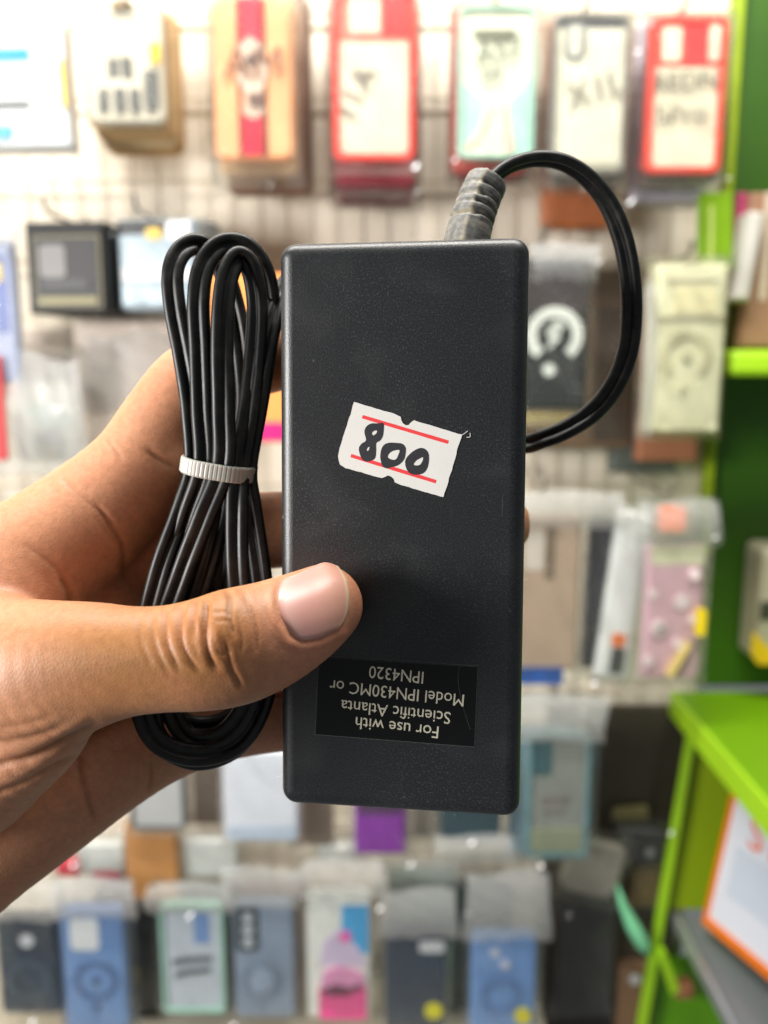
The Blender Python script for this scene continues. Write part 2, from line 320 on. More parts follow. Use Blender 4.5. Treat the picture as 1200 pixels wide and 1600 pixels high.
# ---- lime shelf unit at the right
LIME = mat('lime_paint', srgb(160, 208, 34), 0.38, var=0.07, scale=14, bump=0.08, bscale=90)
GREEN = mat('green_board', srgb(50, 92, 4), 0.5, var=0.22, scale=5, bump=0.08, bscale=90)
OLIVE = mat('olive_board', srgb(150, 176, 10), 0.5, var=0.1, scale=8)
unit = empty('lime_shelf_unit', (W(1140, 800, 0.985).x, 0.985, W(1140, 1600, 0.985).z)); ui = unit.location.copy()
tag(unit, 'lime green painted shelf unit along the right edge', 'shelf unit')
def ubox(name, x0, x1, y0, y1, z0, z1, m, bev=0.002):
    return obj(name, box_bm(x0 - ui.x, x1 - ui.x, y0 - ui.y, y1 - ui.y, z0 - ui.z, z1 - ui.z, bev), m, unit)
xg = W(1128, 500, 0.985).x; XR = 0.95
zs2 = W(1045, 1078, 0.975).z                              # lower shelf top
ubox('back_panel', xg, XR, 0.985, 1.02, zs2 + 0.001, 2.0, GREEN)
ubox('edge_trim', xg - 0.007, xg - 0.0005, 0.975, 1.02, zs2 + 0.16, 2.0, OLIVE, 0.001)
y_s1 = 0.86; zt = W(1170, 547, y_s1).z; zb = W(1170, 588, y_s1).z; xs1 = W(1143, 565, y_s1).x
ubox('shelf_board', xs1, XR, y_s1, 0.984, zb, zt, LIME, 0.006)
xs2 = W(1047, 1078, 0.975).x
ubox('shelf_board', xs2 + 0.0045, XR, 0.52, 0.975, zs2 - 0.029, zs2 - 0.001, mat('shelf_shaded_green', srgb(108, 156, 10), 0.42, var=0.15, scale=9), 0.002)  # shelf toned darker than its edge: weaker light put into the colour
ubox('shelf_edge_lit', xs2, xs2 + 0.004, 0.52, 0.975, zs2 - 0.030, zs2, LIME, 0.001)  # same shelf, its lit edge given as a lighter strip
def slant(name, pts, thick, m, parent=unit):
    """flat board through four world points (a ring), given a thickness away from the camera"""
    pts = [Vector(p) for p in pts]; n = (pts[1] - pts[0]).cross(pts[2] - pts[0]).normalized()
    if n.dot(pts[0] - CAM_LOC) < 0: n = -n
    base = parent.location if parent else Vector()
    k = len(pts); v = [p - base for p in pts] + [p + n * thick - base for p in pts]
    f = [tuple(range(k)), tuple(reversed(range(k, 2 * k)))] + [(i, k + i, k + (i + 1) % k, (i + 1) % k) for i in range(k)]
    me = pydata(name, v, f); b = bmesh.new(); b.from_mesh(me); bmesh.ops.recalc_face_normals(b, faces=b.faces); bmesh.ops.bevel(b, geom=b.edges[:], offset=min(0.0015, thick / 4), segments=2, affect='EDGES'); b.to_mesh(me); b.free()
    return obj(name, me, m, parent)
slant('side_panel', [W(1082, 1140, 0.955), W(1330, 1140, 0.955), W(1330, 1422, 0.955), W(1036, 1422, 0.955)], 0.012, OLIVE)
slant('upright', [W(1077, 1140, 0.94), W(1090, 1140, 0.94), W(1007, 1640, 0.94), W(991, 1640, 0.94)], 0.008, LIME)
slant('brace', [W(1028, 1492, 0.93), W(1040, 1486, 0.93), W(1064, 1550, 0.93), W(1050, 1557, 0.93)], 0.012, LIME)
slant('lower_panel', [W(1022, 1500, 0.965), W(1330, 1500, 0.965), W(1330, 1680, 0.965), W(1000, 1680, 0.965)], 0.01, mat('lower_green', srgb(104, 170, 10), 0.45))
zs3 = W(1050, 1428, 0.95).z; xs3 = W(1050, 1428, 0.95).x
GREY = mat('grey_sheet', srgb(122, 127, 132), 0.32, var=0.12, scale=7)
ubox('base_shelf', xs3 + 0.006, XR, 0.5, 0.945, zs3 - 0.008, zs3, GREY, 0.001)
ubox('metal_edge', xs3, xs3 + 0.0055, 0.5, 0.945, zs3 - 0.012, zs3 + 0.004, mat('brushed_metal', srgb(190, 194, 198), 0.3, metal=0.6), 0.001)
# dark board that closes the space under the shelf
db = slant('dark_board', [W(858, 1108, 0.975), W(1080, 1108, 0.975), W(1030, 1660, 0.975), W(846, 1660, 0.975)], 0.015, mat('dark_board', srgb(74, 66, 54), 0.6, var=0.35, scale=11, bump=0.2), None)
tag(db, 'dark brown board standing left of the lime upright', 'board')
# orange framed notice
sg = empty('framed_notice', W(1100, 1441, 0.90)); tag(sg, 'white notice in an orange frame under the lime shelf', 'notice')
BL, BRt, TLp = W(1100, 1441, 0.90), W(1216, 1540, 0.79), W(1147, 1236, 0.90); TRp = TLp + (BRt - BL)
ex, ey = (BRt - BL), (TLp - BL); W_, H_ = ex.length, ey.length; ex.normalize(); ey.normalize(); ez = ex.cross(ey).normalized(); ey = ez.cross(ex)
sg.matrix_world = Matrix(((ex.x, -ez.x, ey.x, BL.x), (ex.y, -ez.y, ey.y, BL.y), (ex.z, -ez.z, ey.z, BL.z), (0, 0, 0, 1)))
sk = (TLp - BL).dot(ex)
ORANGE = paint(240, 122, 20, 0.35); NWHITE = paint(222, 226, 236, 0.5, var=0.03)
def sq(a0, a1, b0, b1): return [(a0 + sk * b0 / H_, b0), (a1 + sk * b0 / H_, b0), (a1 + sk * b1 / H_, b1), (a0 + sk * b1 / H_, b1)]
slab('frame', sq(0, W_, 0, H_), -0.003, 0.004, ORANGE, sg, holes=sq(0.005, W_ - 0.005, 0.010, H_ - 0.004))
slab('notice_sheet', sq(0.0045, W_ - 0.0045, 0.0095, H_ - 0.0035), 0.0, 0.003, NWHITE, sg)
for s_, a_ in (('S', 0.030), ('E', 0.062)):
    t = obj('notice_letter', text_mesh(s_, 0.052).copy(), None, sg); t.data.materials.clear(); t.data.materials.append(paint(238, 104, 48, 0.5)); t.location = (a_ + 0.016 + sk * 0.75, -0.0008, H_ * 0.80); t.rotation_euler = (math.pi / 2, 0, 0)
slab('printed_panel', sq(0.022, W_ - 0.012, H_ * .30, H_ * .66), -0.0006, 0.0001, paint(204, 212, 226, 0.5, var=0.03), sg)

# ================================================================== stock hanging on the wall (out of focus behind the hand)
def bag_mesh(seed):
    rnd = np.random.RandomState(seed); nx, nz = 14, 22; v, f = [], []
    ph = rnd.rand(12) * 6.28; fr = rnd.uniform(2, 9, 12); fz = rnd.uniform(2, 10, 12); am = rnd.uniform(0.0003, 0.0011, 12)
    for side in (-1, 1):
        for i in range(nx + 1):
            for j in range(nz + 1):
                u, w = i / nx, j / nz
                edge = min(1, 6 * min(u, 1 - u, w * 1.2, (1 - w) * 1.6)); puff = 0.0085 * math.sqrt(max(0, edge))
                wr = sum(a * math.sin(x_ * u * 3 + z_ * w * 3 + p_) for a, x_, z_, p_ in zip(am, fr, fz, ph))
                xo = 0.008 * math.sin(5 * w + ph[0]) * abs(u - .5); v.append((u - 0.5 + xo, side * (puff + 0.0006) + (wr * edge if side < 0 else wr * .5 * edge), w - 0.5))
    n = (nx + 1) * (nz + 1); g = lambda s, i, j: s * n + i * (nz + 1) + j
    for s in (0, 1):
        for i in range(nx):
            for j in range(nz):
                q = (g(s, i, j), g(s, i + 1, j), g(s, i + 1, j + 1), g(s, i, j + 1)); f.append(q if s == 0 else q[::-1])
    rim = [(i, 0) for i in range(nx)] + [(nx, j) for j in range(nz)] + [(i, nz) for i in range(nx, 0, -1)] + [(0, j) for j in range(nz, 0, -1)]
    for a, b in zip(rim, rim[1:] + rim[:1]): f.append((g(0, *a), g(1, *a), g(1, *b), g(0, *b)))
    me = pydata('bag', v, f); me.polygons.foreach_set('use_smooth', [True] * len(me.polygons)); return me
BAGS = [bag_mesh(s) for s in range(4)]
for b_ in BAGS: b_.materials.append(FILM)
def top_mesh(seed):
    rnd = np.random.RandomState(seed + 50); nx, nz = 18, 12; v, f = [], []; ph = rnd.rand(16) * 6.28; fr = rnd.uniform(2, 16, 16); fz = rnd.uniform(1, 12, 16); am = rnd.uniform(0.0001, 0.0005, 16)
    for i in range(nx + 1):
        for j in range(nz + 1):
            u, w = i / nx, j / nz; y = sum(a * math.sin(x_ * u * 2.5 + z_ * w * 2.5 + p_) for a, x_, z_, p_ in zip(am, fr, fz, ph))
            v.append((u - 0.5 + 0.03 * math.sin(4 * w + ph[1]) * (u - .5) * 2, y - 0.006 * math.sin(math.pi * w), w - 0.5 + (w * 0.10 + (1 - w) * .05) * math.sin(7 * u + ph[0]) * .5))
    for i in range(nx):
        for j in range(nz):
            a = i * (nz + 1) + j; f.append((a, a + nz + 1, a + nz + 2, a + 1))
    me = pydata('bag_top', v, f); me.polygons.foreach_set('use_smooth', [True] * len(me.polygons)); return me
MILKY = [top_mesh(s) for s in range(4)]
for b_ in MILKY: b_.materials.clear(); b_.materials.append(FILM_MILKY)
_bagn = [0]
def pack(label, rect, Y, body, thick=0.010, corner=10, frame=None, fw=9, parts=(), bag=None, top=None, group=None, cat='phone case', name='phone_case_pack', yaw=0.0, roll=0.0, rough=0.45, dz=0.0):
    """one bagged item. rect = px box of the item's front, at the upright plane Y; parts in px too:
       ('rect', x0,y0,x1,y1, colour, name[, corner]) ('ring', cx,cy,r,w, colour[, a0,a1]) ('disc', cx,cy,r,colour,name) ('text', s,cx,cy,size,colour,rotdeg) ('poly', pts, colour, name)"""
    x0, y0, x1, y1 = rect; cx, cy = (x0 + x1) / 2, (y0 + y1) / 2; c = W(cx, cy, Y)
    s = (W(x1, cy, Y).x - W(x0, cy, Y).x) / (x1 - x0)
    zz = lambda py: W(cx, py, Y).z - c.z
    root = empty(name, c, (0, roll, yaw)); tag(root, label, cat, group)
    X = lambda px: (px - cx) * s
    hw = (x1 - x0) / 2 * s; zt_, zb_ = zz(y0), zz(y1); rr = corner * s
    if frame:
        inner = rrect(-hw + fw * s, hw - fw * s, zb_ + fw * s, zt_ - fw * s, max(rr - fw * s * .4, 0.002))
        slab('case_rim', rrect(-hw, hw, zb_, zt_, rr), -0.001, thick, frame, root, holes=inner)
        slab('insert_card', rrect(-hw + (fw - 1) * s, hw - (fw - 1) * s, zb_ + (fw - 1) * s, zt_ - (fw - 1) * s, max(rr - fw * s * .4, 0.002)), 0.003, thick - 0.001, body, root)
        f0 = 0.003
    else:
        slab('case_body', rrect(-hw, hw, zb_, zt_, rr), 0, thick, body, root, bev=min(0.003, thick / 3)); f0 = 0.0
    k = 1
    for p in parts:
        y = f0 - 0.0007 * k; k += 1
        if p[0] == 'rect':
            slab(p[6], rrect(X(p[1]), X(p[3]), zz(p[4]), zz(p[2]), (p[7] if len(p) > 7 else 3) * s), y, f0, p[5], root)
        elif p[0] == 'ring':
            a0, a1 = (p[6], p[7]) if len(p) > 6 else (0, 360); cz = zz(p[2]); full = a1 - a0 >= 360; n = 40
            v, f = ribbon([(X(p[1]) + p[3] * s * math.cos(math.radians(a0 + (a1 - a0) * i / n)), cz + p[3] * s * math.sin(math.radians(a0 + (a1 - a0) * i / n))) for i in range(n if full else n + 1)], p[4] * s, full)
            obj('magnet_ring', pydata('magnet_ring', [(a.x, y, a.y) for a in v], f), p[5], root)
        elif p[0] == 'disc':
            slab(p[5], circ(X(p[1]), zz(p[2]), p[3] * s), y, f0, p[4], root)
        elif p[0] == 'poly':
            slab(p[3], [(X(a), zz(b)) for a, b in p[1]], y, f0, p[2], root)
        elif p[0] == 'text':
            me = text_mesh(p[1], p[4] * s).copy(); me.materials.clear(); t = obj('handwriting', me, p[5], root); t.location = (X(p[2]), y, zz(p[3])); t.rotation_euler = (math.pi / 2, math.radians(-p[6]), 0)
    if bag:
        bx0, by0, bx1, by1 = bag; me = BAGS[_bagn[0] % 4]; _bagn[0] += 1
        o = obj('clear_bag', me, None, root); o.location = (X((bx0 + bx1) / 2), thick / 2 - 0.001, (zz(by0) + zz(by1)) / 2); o.scale = ((bx1 - bx0) * s, max(1.0, (thick + 0.008) / 0.017), zz(by0) - zz(by1))
    if bag:                                            # added mirror facet, tilted to flash lamp light at the camera
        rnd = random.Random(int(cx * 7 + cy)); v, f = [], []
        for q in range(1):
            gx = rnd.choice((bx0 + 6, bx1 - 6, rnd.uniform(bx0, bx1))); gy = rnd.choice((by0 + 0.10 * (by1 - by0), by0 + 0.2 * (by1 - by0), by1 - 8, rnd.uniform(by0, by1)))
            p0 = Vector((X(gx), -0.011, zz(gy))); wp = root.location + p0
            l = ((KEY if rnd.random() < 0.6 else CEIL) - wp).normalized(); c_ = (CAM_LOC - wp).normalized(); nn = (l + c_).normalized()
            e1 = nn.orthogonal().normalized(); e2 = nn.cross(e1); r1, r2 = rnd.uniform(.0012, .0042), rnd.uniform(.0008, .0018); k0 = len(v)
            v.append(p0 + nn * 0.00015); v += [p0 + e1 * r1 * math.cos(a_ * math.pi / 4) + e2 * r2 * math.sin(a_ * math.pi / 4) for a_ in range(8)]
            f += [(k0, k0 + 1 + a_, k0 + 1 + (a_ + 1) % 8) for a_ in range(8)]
        obj('glint_facet', pydata('glint_facet', v, f), GLINT, root, smooth=True)
    if top:
        bx0, by0, bx1, by1 = top; me = MILKY[_bagn[0] % 4]; _bagn[0] += 1
        o = obj('bag_top', me, None, root); o.location = (X((bx0 + bx1) / 2), thick / 2 - 0.012, (zz(by0) + zz(by1)) / 2); o.scale = ((bx1 - bx0) * s, 1.0, zz(by0) - zz(by1))
    return root
HOOK = mat('hook_steel', srgb(150, 144, 134), 0.3, metal=0.8)
def hook(label, px, py, y0):
    """peg hook: from the grid out to the front pack, tip turned up"""
    a = W(px, py, y0); ln = WALL_Y - 0.02 - y0
    o = obj('wall_hook', tube_mesh('wall_hook', [(0, ln, 0.012), (0, ln, 0.0), (0, ln - .01, 0), (0, 0.01, 0), (0, 0, 0.004), (0, -0.004, 0.012)], 0.002, 6), HOOK); o.location = a
    tag(o, label, 'hook', 'peg hooks on the wire grid')
C = paint
CREAM, SCRIB = C(214, 204, 180, .6), C(110, 104, 96, .6)
# ---------------- top row
pack('white and cyan charger pack cut off by the left edge, top row', (-45, 36, 104, 232), 0.86, C(232, 234, 236, .5, var=.03), 0.02, 5, cat='charger pack', name='charger_pack', roll=-.02, parts=[
  ('rect', -40, 44, 60, 51, C(70, 170, 225), 'cyan_stripe'), ('rect', -40, 76, 50, 95, C(60, 165, 225), 'cyan_band'), ('rect', -20, 158, 46, 168, C(110, 108, 110), 'print_line'), ('rect', -40, 197, 13, 215, C(90, 180, 225), 'cyan_patch'), ('rect', 97, 96, 103, 170, C(240, 196, 30), 'yellow_edge')], bag=(-52, 22, 114, 242))
rows = [(168, 92, 186, 122), (190, 90, 206, 122), (152, 140, 167, 176), (177, 138, 193, 176), (202, 140, 216, 176), (226, 112, 246, 172)]
pack('cream card with six dark metal pieces, top row beside the cyan charger pack', (134, 2, 256, 192), 0.855, C(214, 206, 186, .6, var=.05), 0.006, 16, cat='accessory card', name='accessory_card', parts=[('rect', *r, C(104, 104, 100, .4), 'metal_piece') for r in rows] + [('rect', 238, 70, 251, 101, C(236, 190, 40), 'yellow_tab'), ('rect', 180, 6, 212, 14, C(150, 120, 80), 'hang_slot')], bag=(130, -12, 262, 198))
for i, (nm, col) in enumerate((('tan', (176, 142, 96)), ('caramel', (190, 154, 104)), ('pale tan', (204, 176, 134)), ('ochre', (186, 146, 92)))):
    pack('%s cardboard back of a card stacked behind the cream accessory card' % nm, (134 + 8 * i, 4 + 6 * i, 258 + 8 * i, 204 + 12 * i), 0.873 + i * 0.026, C(*col, .7), 0.012, 16, cat='accessory card', name='accessory_card', group='cards behind the cream accessory card')
PEACH = C(246, 172, 122, .4, var=.06)
pack('peach phone case with a red and black centre stripe, top row', (333, -6, 456, 250), 0.85, PEACH, 0.011, 16, parts=[
  ('rect', 371, -2, 377, 243, C(56, 40, 36), 'black_stripe', 1), ('rect', 410, -2, 416, 243, C(56, 40, 36), 'black_stripe', 1), ('rect', 378, -2, 409, 68, C(222, 44, 66), 'red_stripe', 1), ('rect', 378, 182, 409, 243, C(222, 44, 66), 'red_stripe', 1),
  ('poly', [(376, 72), (392, 58), (408, 70), (422, 110), (410, 140), (414, 176), (396, 188), (380, 178), (384, 150), (370, 118)], C(206, 180, 160), 'pale_print'), ('poly', [(384, 92), (398, 86), (404, 100), (392, 108)], C(96, 80, 74), 'dark_print'), ('poly', [(386, 150), (412, 146), (414, 168), (394, 172)], C(108, 84, 74), 'dark_print'), ('text', 'AM', 398, 104, 66, C(120, 84, 66), 0)], bag=(322, -26, 474, 276))
pack('tan bagged case directly behind the peach striped case', (338, -6, 464, 274), 0.882, C(206, 168, 120), 0.011, 16, bag=(325, -20, 480, 290))
pack('brown bagged case at the back of the peach case stack', (350, -6, 486, 304), 0.93, C(120, 92, 76), 0.016, 16, bag=(325, -20, 486, 300))
RED, RED2 = C(232, 62, 50, .4), C(236, 52, 52, .4)
pack('red rimmed phone case with slanted scribble, top row centre', (520, -18, 648, 250), 0.85, CREAM, 0.011, 15, RED, 9, parts=[
  ('rect', 527, -8, 642, 62, C(238, 110, 92), 'camera_panel', 8), ('rect', 546, -6, 594, 50, CREAM, 'camera_window', 4), ('rect', 598, -6, 643, 54, RED2, 'red_block', 5), ('text', '11A', 556, 146, 52, SCRIB, 62)], bag=(508, -26, 656, 272))
pack('wine red case directly behind the red rimmed case with slanted scribble', (524, -10, 650, 292), 0.90, C(150, 28, 52), 0.013, 14, bag=(512, -16, 660, 310))
pack('dark maroon case at the back of the red rimmed case stack', (522, -10, 650, 318), 0.945, C(96, 22, 44), 0.013, 14, bag=(512, -16, 660, 326))
MINT = C(170, 214, 196, .45)
pack('mint edged phone case with pale pink curves, top row', (716, 8, 836, 246), 0.852, C(222, 224, 198, .5), 0.011, 14, MINT, 5, parts=[
  ('poly', [(722, 130), (740, 140), (768, 170), (748, 210), (722, 230)], MINT, 'mint_patch'), ('poly', [(830, 118), (812, 140), (790, 172), (806, 238), (830, 238)], MINT, 'mint_patch'), ('poly', [(764, 160), (772, 166), (752, 214), (736, 232), (730, 226), (748, 204)], C(232, 206, 190), 'pink_curve'), ('poly', [(786, 164), (794, 164), (806, 236), (794, 238)], C(232, 190, 176), 'pink_curve'),
  ('rect', 738, 46, 806, 50, C(130, 130, 110), 'scribble_line'), ('rect', 742, 55, 800, 58, C(140, 140, 120), 'scribble_line'), ('text', 'A57', 778, 82, 44, C(96, 100, 84), 8), ('text', '66', 768, 116, 32, C(96, 100, 84), 8)], bag=(706, -4, 846, 262))
pack('scarlet case directly behind the mint edged case', (708, 8, 830, 268), 0.88, C(214, 48, 38), 0.012, 14, bag=(700, 0, 840, 282))
pack('navy case at the back of the mint edged case stack', (712, 8, 830, 284), 0.925, C(44, 42, 58), 0.012, 14, bag=(700, 0, 842, 300))
pack('clear grey rimmed case with a corner camera hole, top row', (862, 22, 980, 270), 0.85, C(216, 212, 190, .5), 0.011, 13, C(128, 126, 118, .3), 6, parts=[
  ('rect', 868, 28, 974, 42, C(104, 104, 104), 'dark_top_edge'), ('rect', 880, 32, 914, 94, C(136, 138, 132), 'camera_rim', 14), ('rect', 888, 40, 906, 86, C(206, 204, 186), 'camera_hole', 9), ('rect', 868, 252, 974, 264, C(176, 174, 152), 'lower_edge'), ('text', 'X1L', 930, 140, 54, C(140, 134, 120), 16)], bag=(846, 8, 992, 292))
pack('charcoal case directly behind the clear grey rimmed case', (866, 22, 980, 288), 0.885, C(84, 80, 76), 0.012, 12, bag=(852, 16, 990, 302))
pack('burnt orange case at the back of the clear grey rimmed stack', (852, 30, 962, 356), 0.94, C(204, 112, 56), 0.012, 12, bag=(846, 24, 985, 362))
pack('red rimmed case with two lines of marker writing, top row right', (1012, 26, 1132, 270), 0.85, C(224, 216, 188, .5), 0.011, 15, C(226, 70, 54, .4), 9, parts=[
  ('rect', 1018, 32, 1126, 102, C(226, 74, 58), 'camera_panel', 9), ('rect', 1032, 38, 1062, 95, C(222, 216, 190), 'camera_window', 6), ('rect', 1068, 36, 1101, 98, RED2, 'red_block', 3), ('rect', 1104, 38, 1121, 95, C(222, 216, 190), 'camera_window', 6),
  ('text', 'REDN', 1070, 128, 40, C(96, 92, 80), 3), ('text', '5Pro', 1066, 180, 42, C(96, 92, 80), 3)], bag=(1000, 12, 1146, 290))
pack('dark grey case directly behind the red rimmed case with writing', (1014, 26, 1130, 286), 0.882, C(80, 76, 78), 0.012, 12, bag=(1004, 20, 1140, 300))
pack('pale lilac bagged case at the back of the red rimmed case with writing', (992, 30, 1112, 316), 0.925, C(206, 196, 210), 0.012, 12, bag=(982, 24, 1122, 326))
# ---------------- second row
pack('blue and white pouch cut off by the left edge, second row', (-60, 372, 24, 600), 0.86, C(170, 178, 206), 0.012, 8, cat='pouch', name='accessory_pouch', parts=[('rect', -40, 400, 14, 520, C(112, 124, 180), 'blue_print'), ('rect', -4, 410, 8, 440, C(226, 200, 90), 'yellow_print')], bag=(-66, 344, 36, 602), top=(-60, 344, 36, 386))
pack('orange wrapper lying behind the blue pouch at the left edge', (-20, 560, 46, 620), 0.92, C(214, 120, 70), 0.012, 8, cat='wrapper', name='orange_wrapper', bag=(-30, 540, 60, 640))
blk = pack('square black boxed charger with gold framed window, second row left', (38, 346, 166, 490), 0.85, C(16, 15, 15, .6), 0.10, 3, cat='charger box', name='charger_box', yaw=-.10, parts=[
  ('rect', 52, 368, 160, 482, C(110, 102, 70), 'gold_border', 4), ('rect', 55, 371, 157, 479, C(30, 28, 28, .5), 'window', 3), ('rect', 62, 382, 104, 434, C(92, 88, 86, .4), 'pale_print', 8), ('rect', 66, 436, 140, 452, C(30, 28, 30), 'dark_print', 3), ('rect', 58, 464, 154, 476, C(120, 112, 70), 'gold_print', 3)])
blu = pack('square charger box with pale blue front beside the black boxed charger', (182, 342, 304, 484), 0.86, C(168, 186, 198, .35), 0.09, 3, cat='charger box', name='charger_box', yaw=-.12, parts=[
  ('rect', 184, 344, 300, 366, C(30, 30, 34), 'dark_print', 3), ('rect', 230, 356, 256, 374, C(220, 184, 70), 'yellow_print', 6), ('rect', 264, 346, 300, 376, C(236, 236, 236), 'white_print', 3), ('rect', 190, 420, 300, 438, C(236, 232, 232), 'pale_band', 3), ('rect', 190, 446, 290, 474, C(184, 202, 214), 'blue_band', 3)], bag=(176, 334, 312, 494))
pack('black charger box behind the pale blue fronted charger box', (232, 346, 336, 470), 0.955, C(28, 26, 28, .4), 0.03, 3, cat='charger box', name='charger_box')
# clear bags with cables and small parts
pack('clear bag of dull cable plugs at the left edge below the black charger', (20, 600, 118, 722), 0.87, C(176, 172, 158, .6), 0.012, 22, cat='bag of parts', name='parts_bag', parts=[
  ('poly', [(40, 640), (70, 620), (110, 640), (112, 670), (70, 676)], C(150, 160, 150, .2), 'cable_piece'), ('poly', [(50, 680), (84, 664), (104, 690), (96, 716), (56, 716)], C(74, 72, 60), 'plug_piece'), ('poly', [(60, 696), (90, 700), (88, 720), (52, 720)], C(120, 110, 70), 'plug_piece'), ('disc', 92, 640, 10, C(216, 216, 216, .2), 'glint_disc')], bag=(-30, 540, 140, 748), top=(-14, 556, 134, 742))  # pale disc is a glint painted onto the contents
pack('red edged bag cut off by the left edge beside the bag of plugs', (-30, 556, 4, 720), 0.85, C(206, 52, 58), 0.006, 5, cat='pouch', name='accessory_pouch')
pack('brown cardboard insert in a loose clear bag behind the index finger', (118, 500, 300, 700), 0.91, C(232, 214, 200, .7, var=.16, scale=30), 0.02, 10, cat='bagged card', name='bagged_card', bag=(100, 470, 310, 740), top=(130, 520, 280, 640))
pack('beige bagged card behind the bag of plugs', (20, 510, 140, 660), 0.94, C(226, 210, 196, .7), 0.012, 10, cat='bagged card', name='bagged_card', bag=(0, 490, 150, 690))
pack('orange case with a pink foot seen between cord hank and adapter', (330, 428, 520, 692), 0.87, C(252, 158, 84, .45), 0.012, 12, parts=[('rect', 336, 660, 516, 688, C(226, 30, 120), 'pink_foot')])
pack('black wireless charger box with a white ring right of the adapter', (800, 402, 920, 640), 0.86, C(22, 28, 26, .5), 0.025, 3, cat='charger box', name='charger_box', parts=[
  ('rect', 806, 408, 914, 486, C(52, 44, 44), 'brown_panel'), ('ring', 866, 524, 36, 17, C(214, 218, 208), -52, 232), ('poly', [(868, 498), (884, 508), (872, 522), (876, 530), (854, 548), (860, 528), (852, 520)], C(196, 202, 192), 'bolt_mark'), ('disc', 859, 578, 10, C(206, 212, 202), 'white_dot')], bag=(796, 382, 934, 668), top=(826, 380, 930, 440))
pack('tan carton behind the black ring charger box', (806, 420, 990, 700), 0.94, C(110, 88, 66, .7), 0.03, 3, cat='carton', name='carton', parts=[('rect', 930, 480, 984, 690, C(74, 60, 50), 'dark_side'), ('rect', 816, 645, 900, 664, C(206, 186, 110), 'gold_foot')], bag=(800, 410, 1000, 706))
pack('cream wireless charger box with a faint ring, second row right', (1022, 412, 1132, 676), 0.85, C(212, 210, 172, .5, var=.04), 0.03, 3, cat='charger box', name='charger_box', parts=[
  ('rect', 1036, 436, 1116, 444, C(170, 164, 132), 'grey_print'), ('rect', 1050, 450, 1116, 488, C(222, 214, 168), 'cream_panel'), ('rect', 1024, 494, 1128, 500, C(166, 160, 128), 'dark_rule', 1), ('ring', 1072, 556, 34, 11, C(186, 182, 144), -50, 230), ('disc', 1072, 556, 6, C(170, 168, 136), 'bolt_mark'), ('disc', 1070, 608, 4, C(170, 168, 136), 'dot_mark')], bag=(1004, 396, 1142, 690), top=(1004, 440, 1026, 680))
pack('brown carton foot under the cream ring charger box', (1004, 420, 1100, 722), 0.93, C(150, 96, 66, .7), 0.02, 3, cat='carton', name='carton')
pack('dark bottle green box at the back of the cream charger stack', (960, 520, 1062, 738), 0.95, C(80, 90, 82, .6), 0.02, 3, cat='carton', name='carton', bag=(955, 510, 1072, 745))
# ---------------- third row, right of the adapter
pack('beige card pack with a blue foot right of the adapter', (790, 806, 906, 1048), 0.87, C(176, 152, 130, .6), 0.012, 4, cat='bagged card', name='bagged_card', parts=[('rect', 818, 830, 848, 890, C(206, 196, 182), 'pale_print'), ('rect', 850, 820, 864, 904, C(120, 104, 84), 'dark_rule'), ('rect', 796, 1042, 884, 1068, C(46, 84, 150), 'blue_foot')], bag=(780, 772, 918, 1075), top=(786, 766, 966, 824))
pack('slim black item in a clear sleeve between beige pack and floral case', (914, 812, 966, 1046), 0.88, C(40, 40, 46, .35), 0.015, 6, cat='sleeve', name='clear_sleeve', bag=(904, 790, 986, 1062), roll=.03)
FL = [('disc', a, b, r, C(232, 214, 214), 'flower') for a, b, r in ((1018, 928, 8), (1064, 940, 12), (1082, 968, 7), (1030, 980, 12), (1016, 1032, 8), (1062, 1006, 9), (1080, 896, 8))]
pack('pink floral phone case in a glossy bag under the shelf', (1008, 850, 1098, 1062), 0.85, C(208, 168, 178, .4), 0.012, 8, parts=[('rect', 1012, 852, 1096, 882, C(214, 212, 178), 'cream_band')] + FL + [('disc', 1031, 980, 4, C(96, 90, 84), 'flower_eye'), ('rect', 1086, 950, 1100, 990, C(232, 204, 20), 'yellow_tab'), ('poly', [(1072, 998), (1080, 1004), (1052, 1056), (1044, 1050)], C(216, 190, 120), 'gold_cord'), ('rect', 1018, 790, 1058, 828, C(234, 128, 80), 'orange_sticker', 6)], bag=(988, 776, 1110, 1076), top=(984, 780, 1112, 850))
pack('white folded bag side left of the pink floral case', (948, 800, 1002, 1062), 0.87, C(226, 228, 224, .4), 0.012, 8, cat='bag', name='white_bag', roll=.10, parts=[('rect', 966, 990, 988, 1010, C(230, 120, 60), 'orange_mark'), ('rect', 968, 1012, 990, 1052, C(70, 72, 70), 'dark_mark')], bag=(940, 790, 1010, 1072))
pack('teal rimmed grey case with a dark camera corner below the beige pack', (824, 1148, 920, 1338), 0.86, C(136, 140, 132, .4), 0.012, 8, C(104, 150, 156, .35), 5, parts=[('rect', 830, 1160, 862, 1214, C(56, 94, 98), 'camera_corner', 8), ('rect', 846, 1246, 890, 1256, C(118, 112, 106), 'scribble_line'), ('rect', 850, 1264, 884, 1270, C(122, 116, 110), 'scribble_line'), ('rect', 830, 1296, 912, 1332, C(140, 146, 120), 'lower_print')], bag=(806, 1090, 936, 1352), top=(800, 1082, 940, 1156))
pack('pale blue case directly behind the teal rimmed grey case', (796, 1140, 890, 1336), 0.90, C(150, 190, 212), 0.012, 8, bag=(790, 1080, 910, 1345))
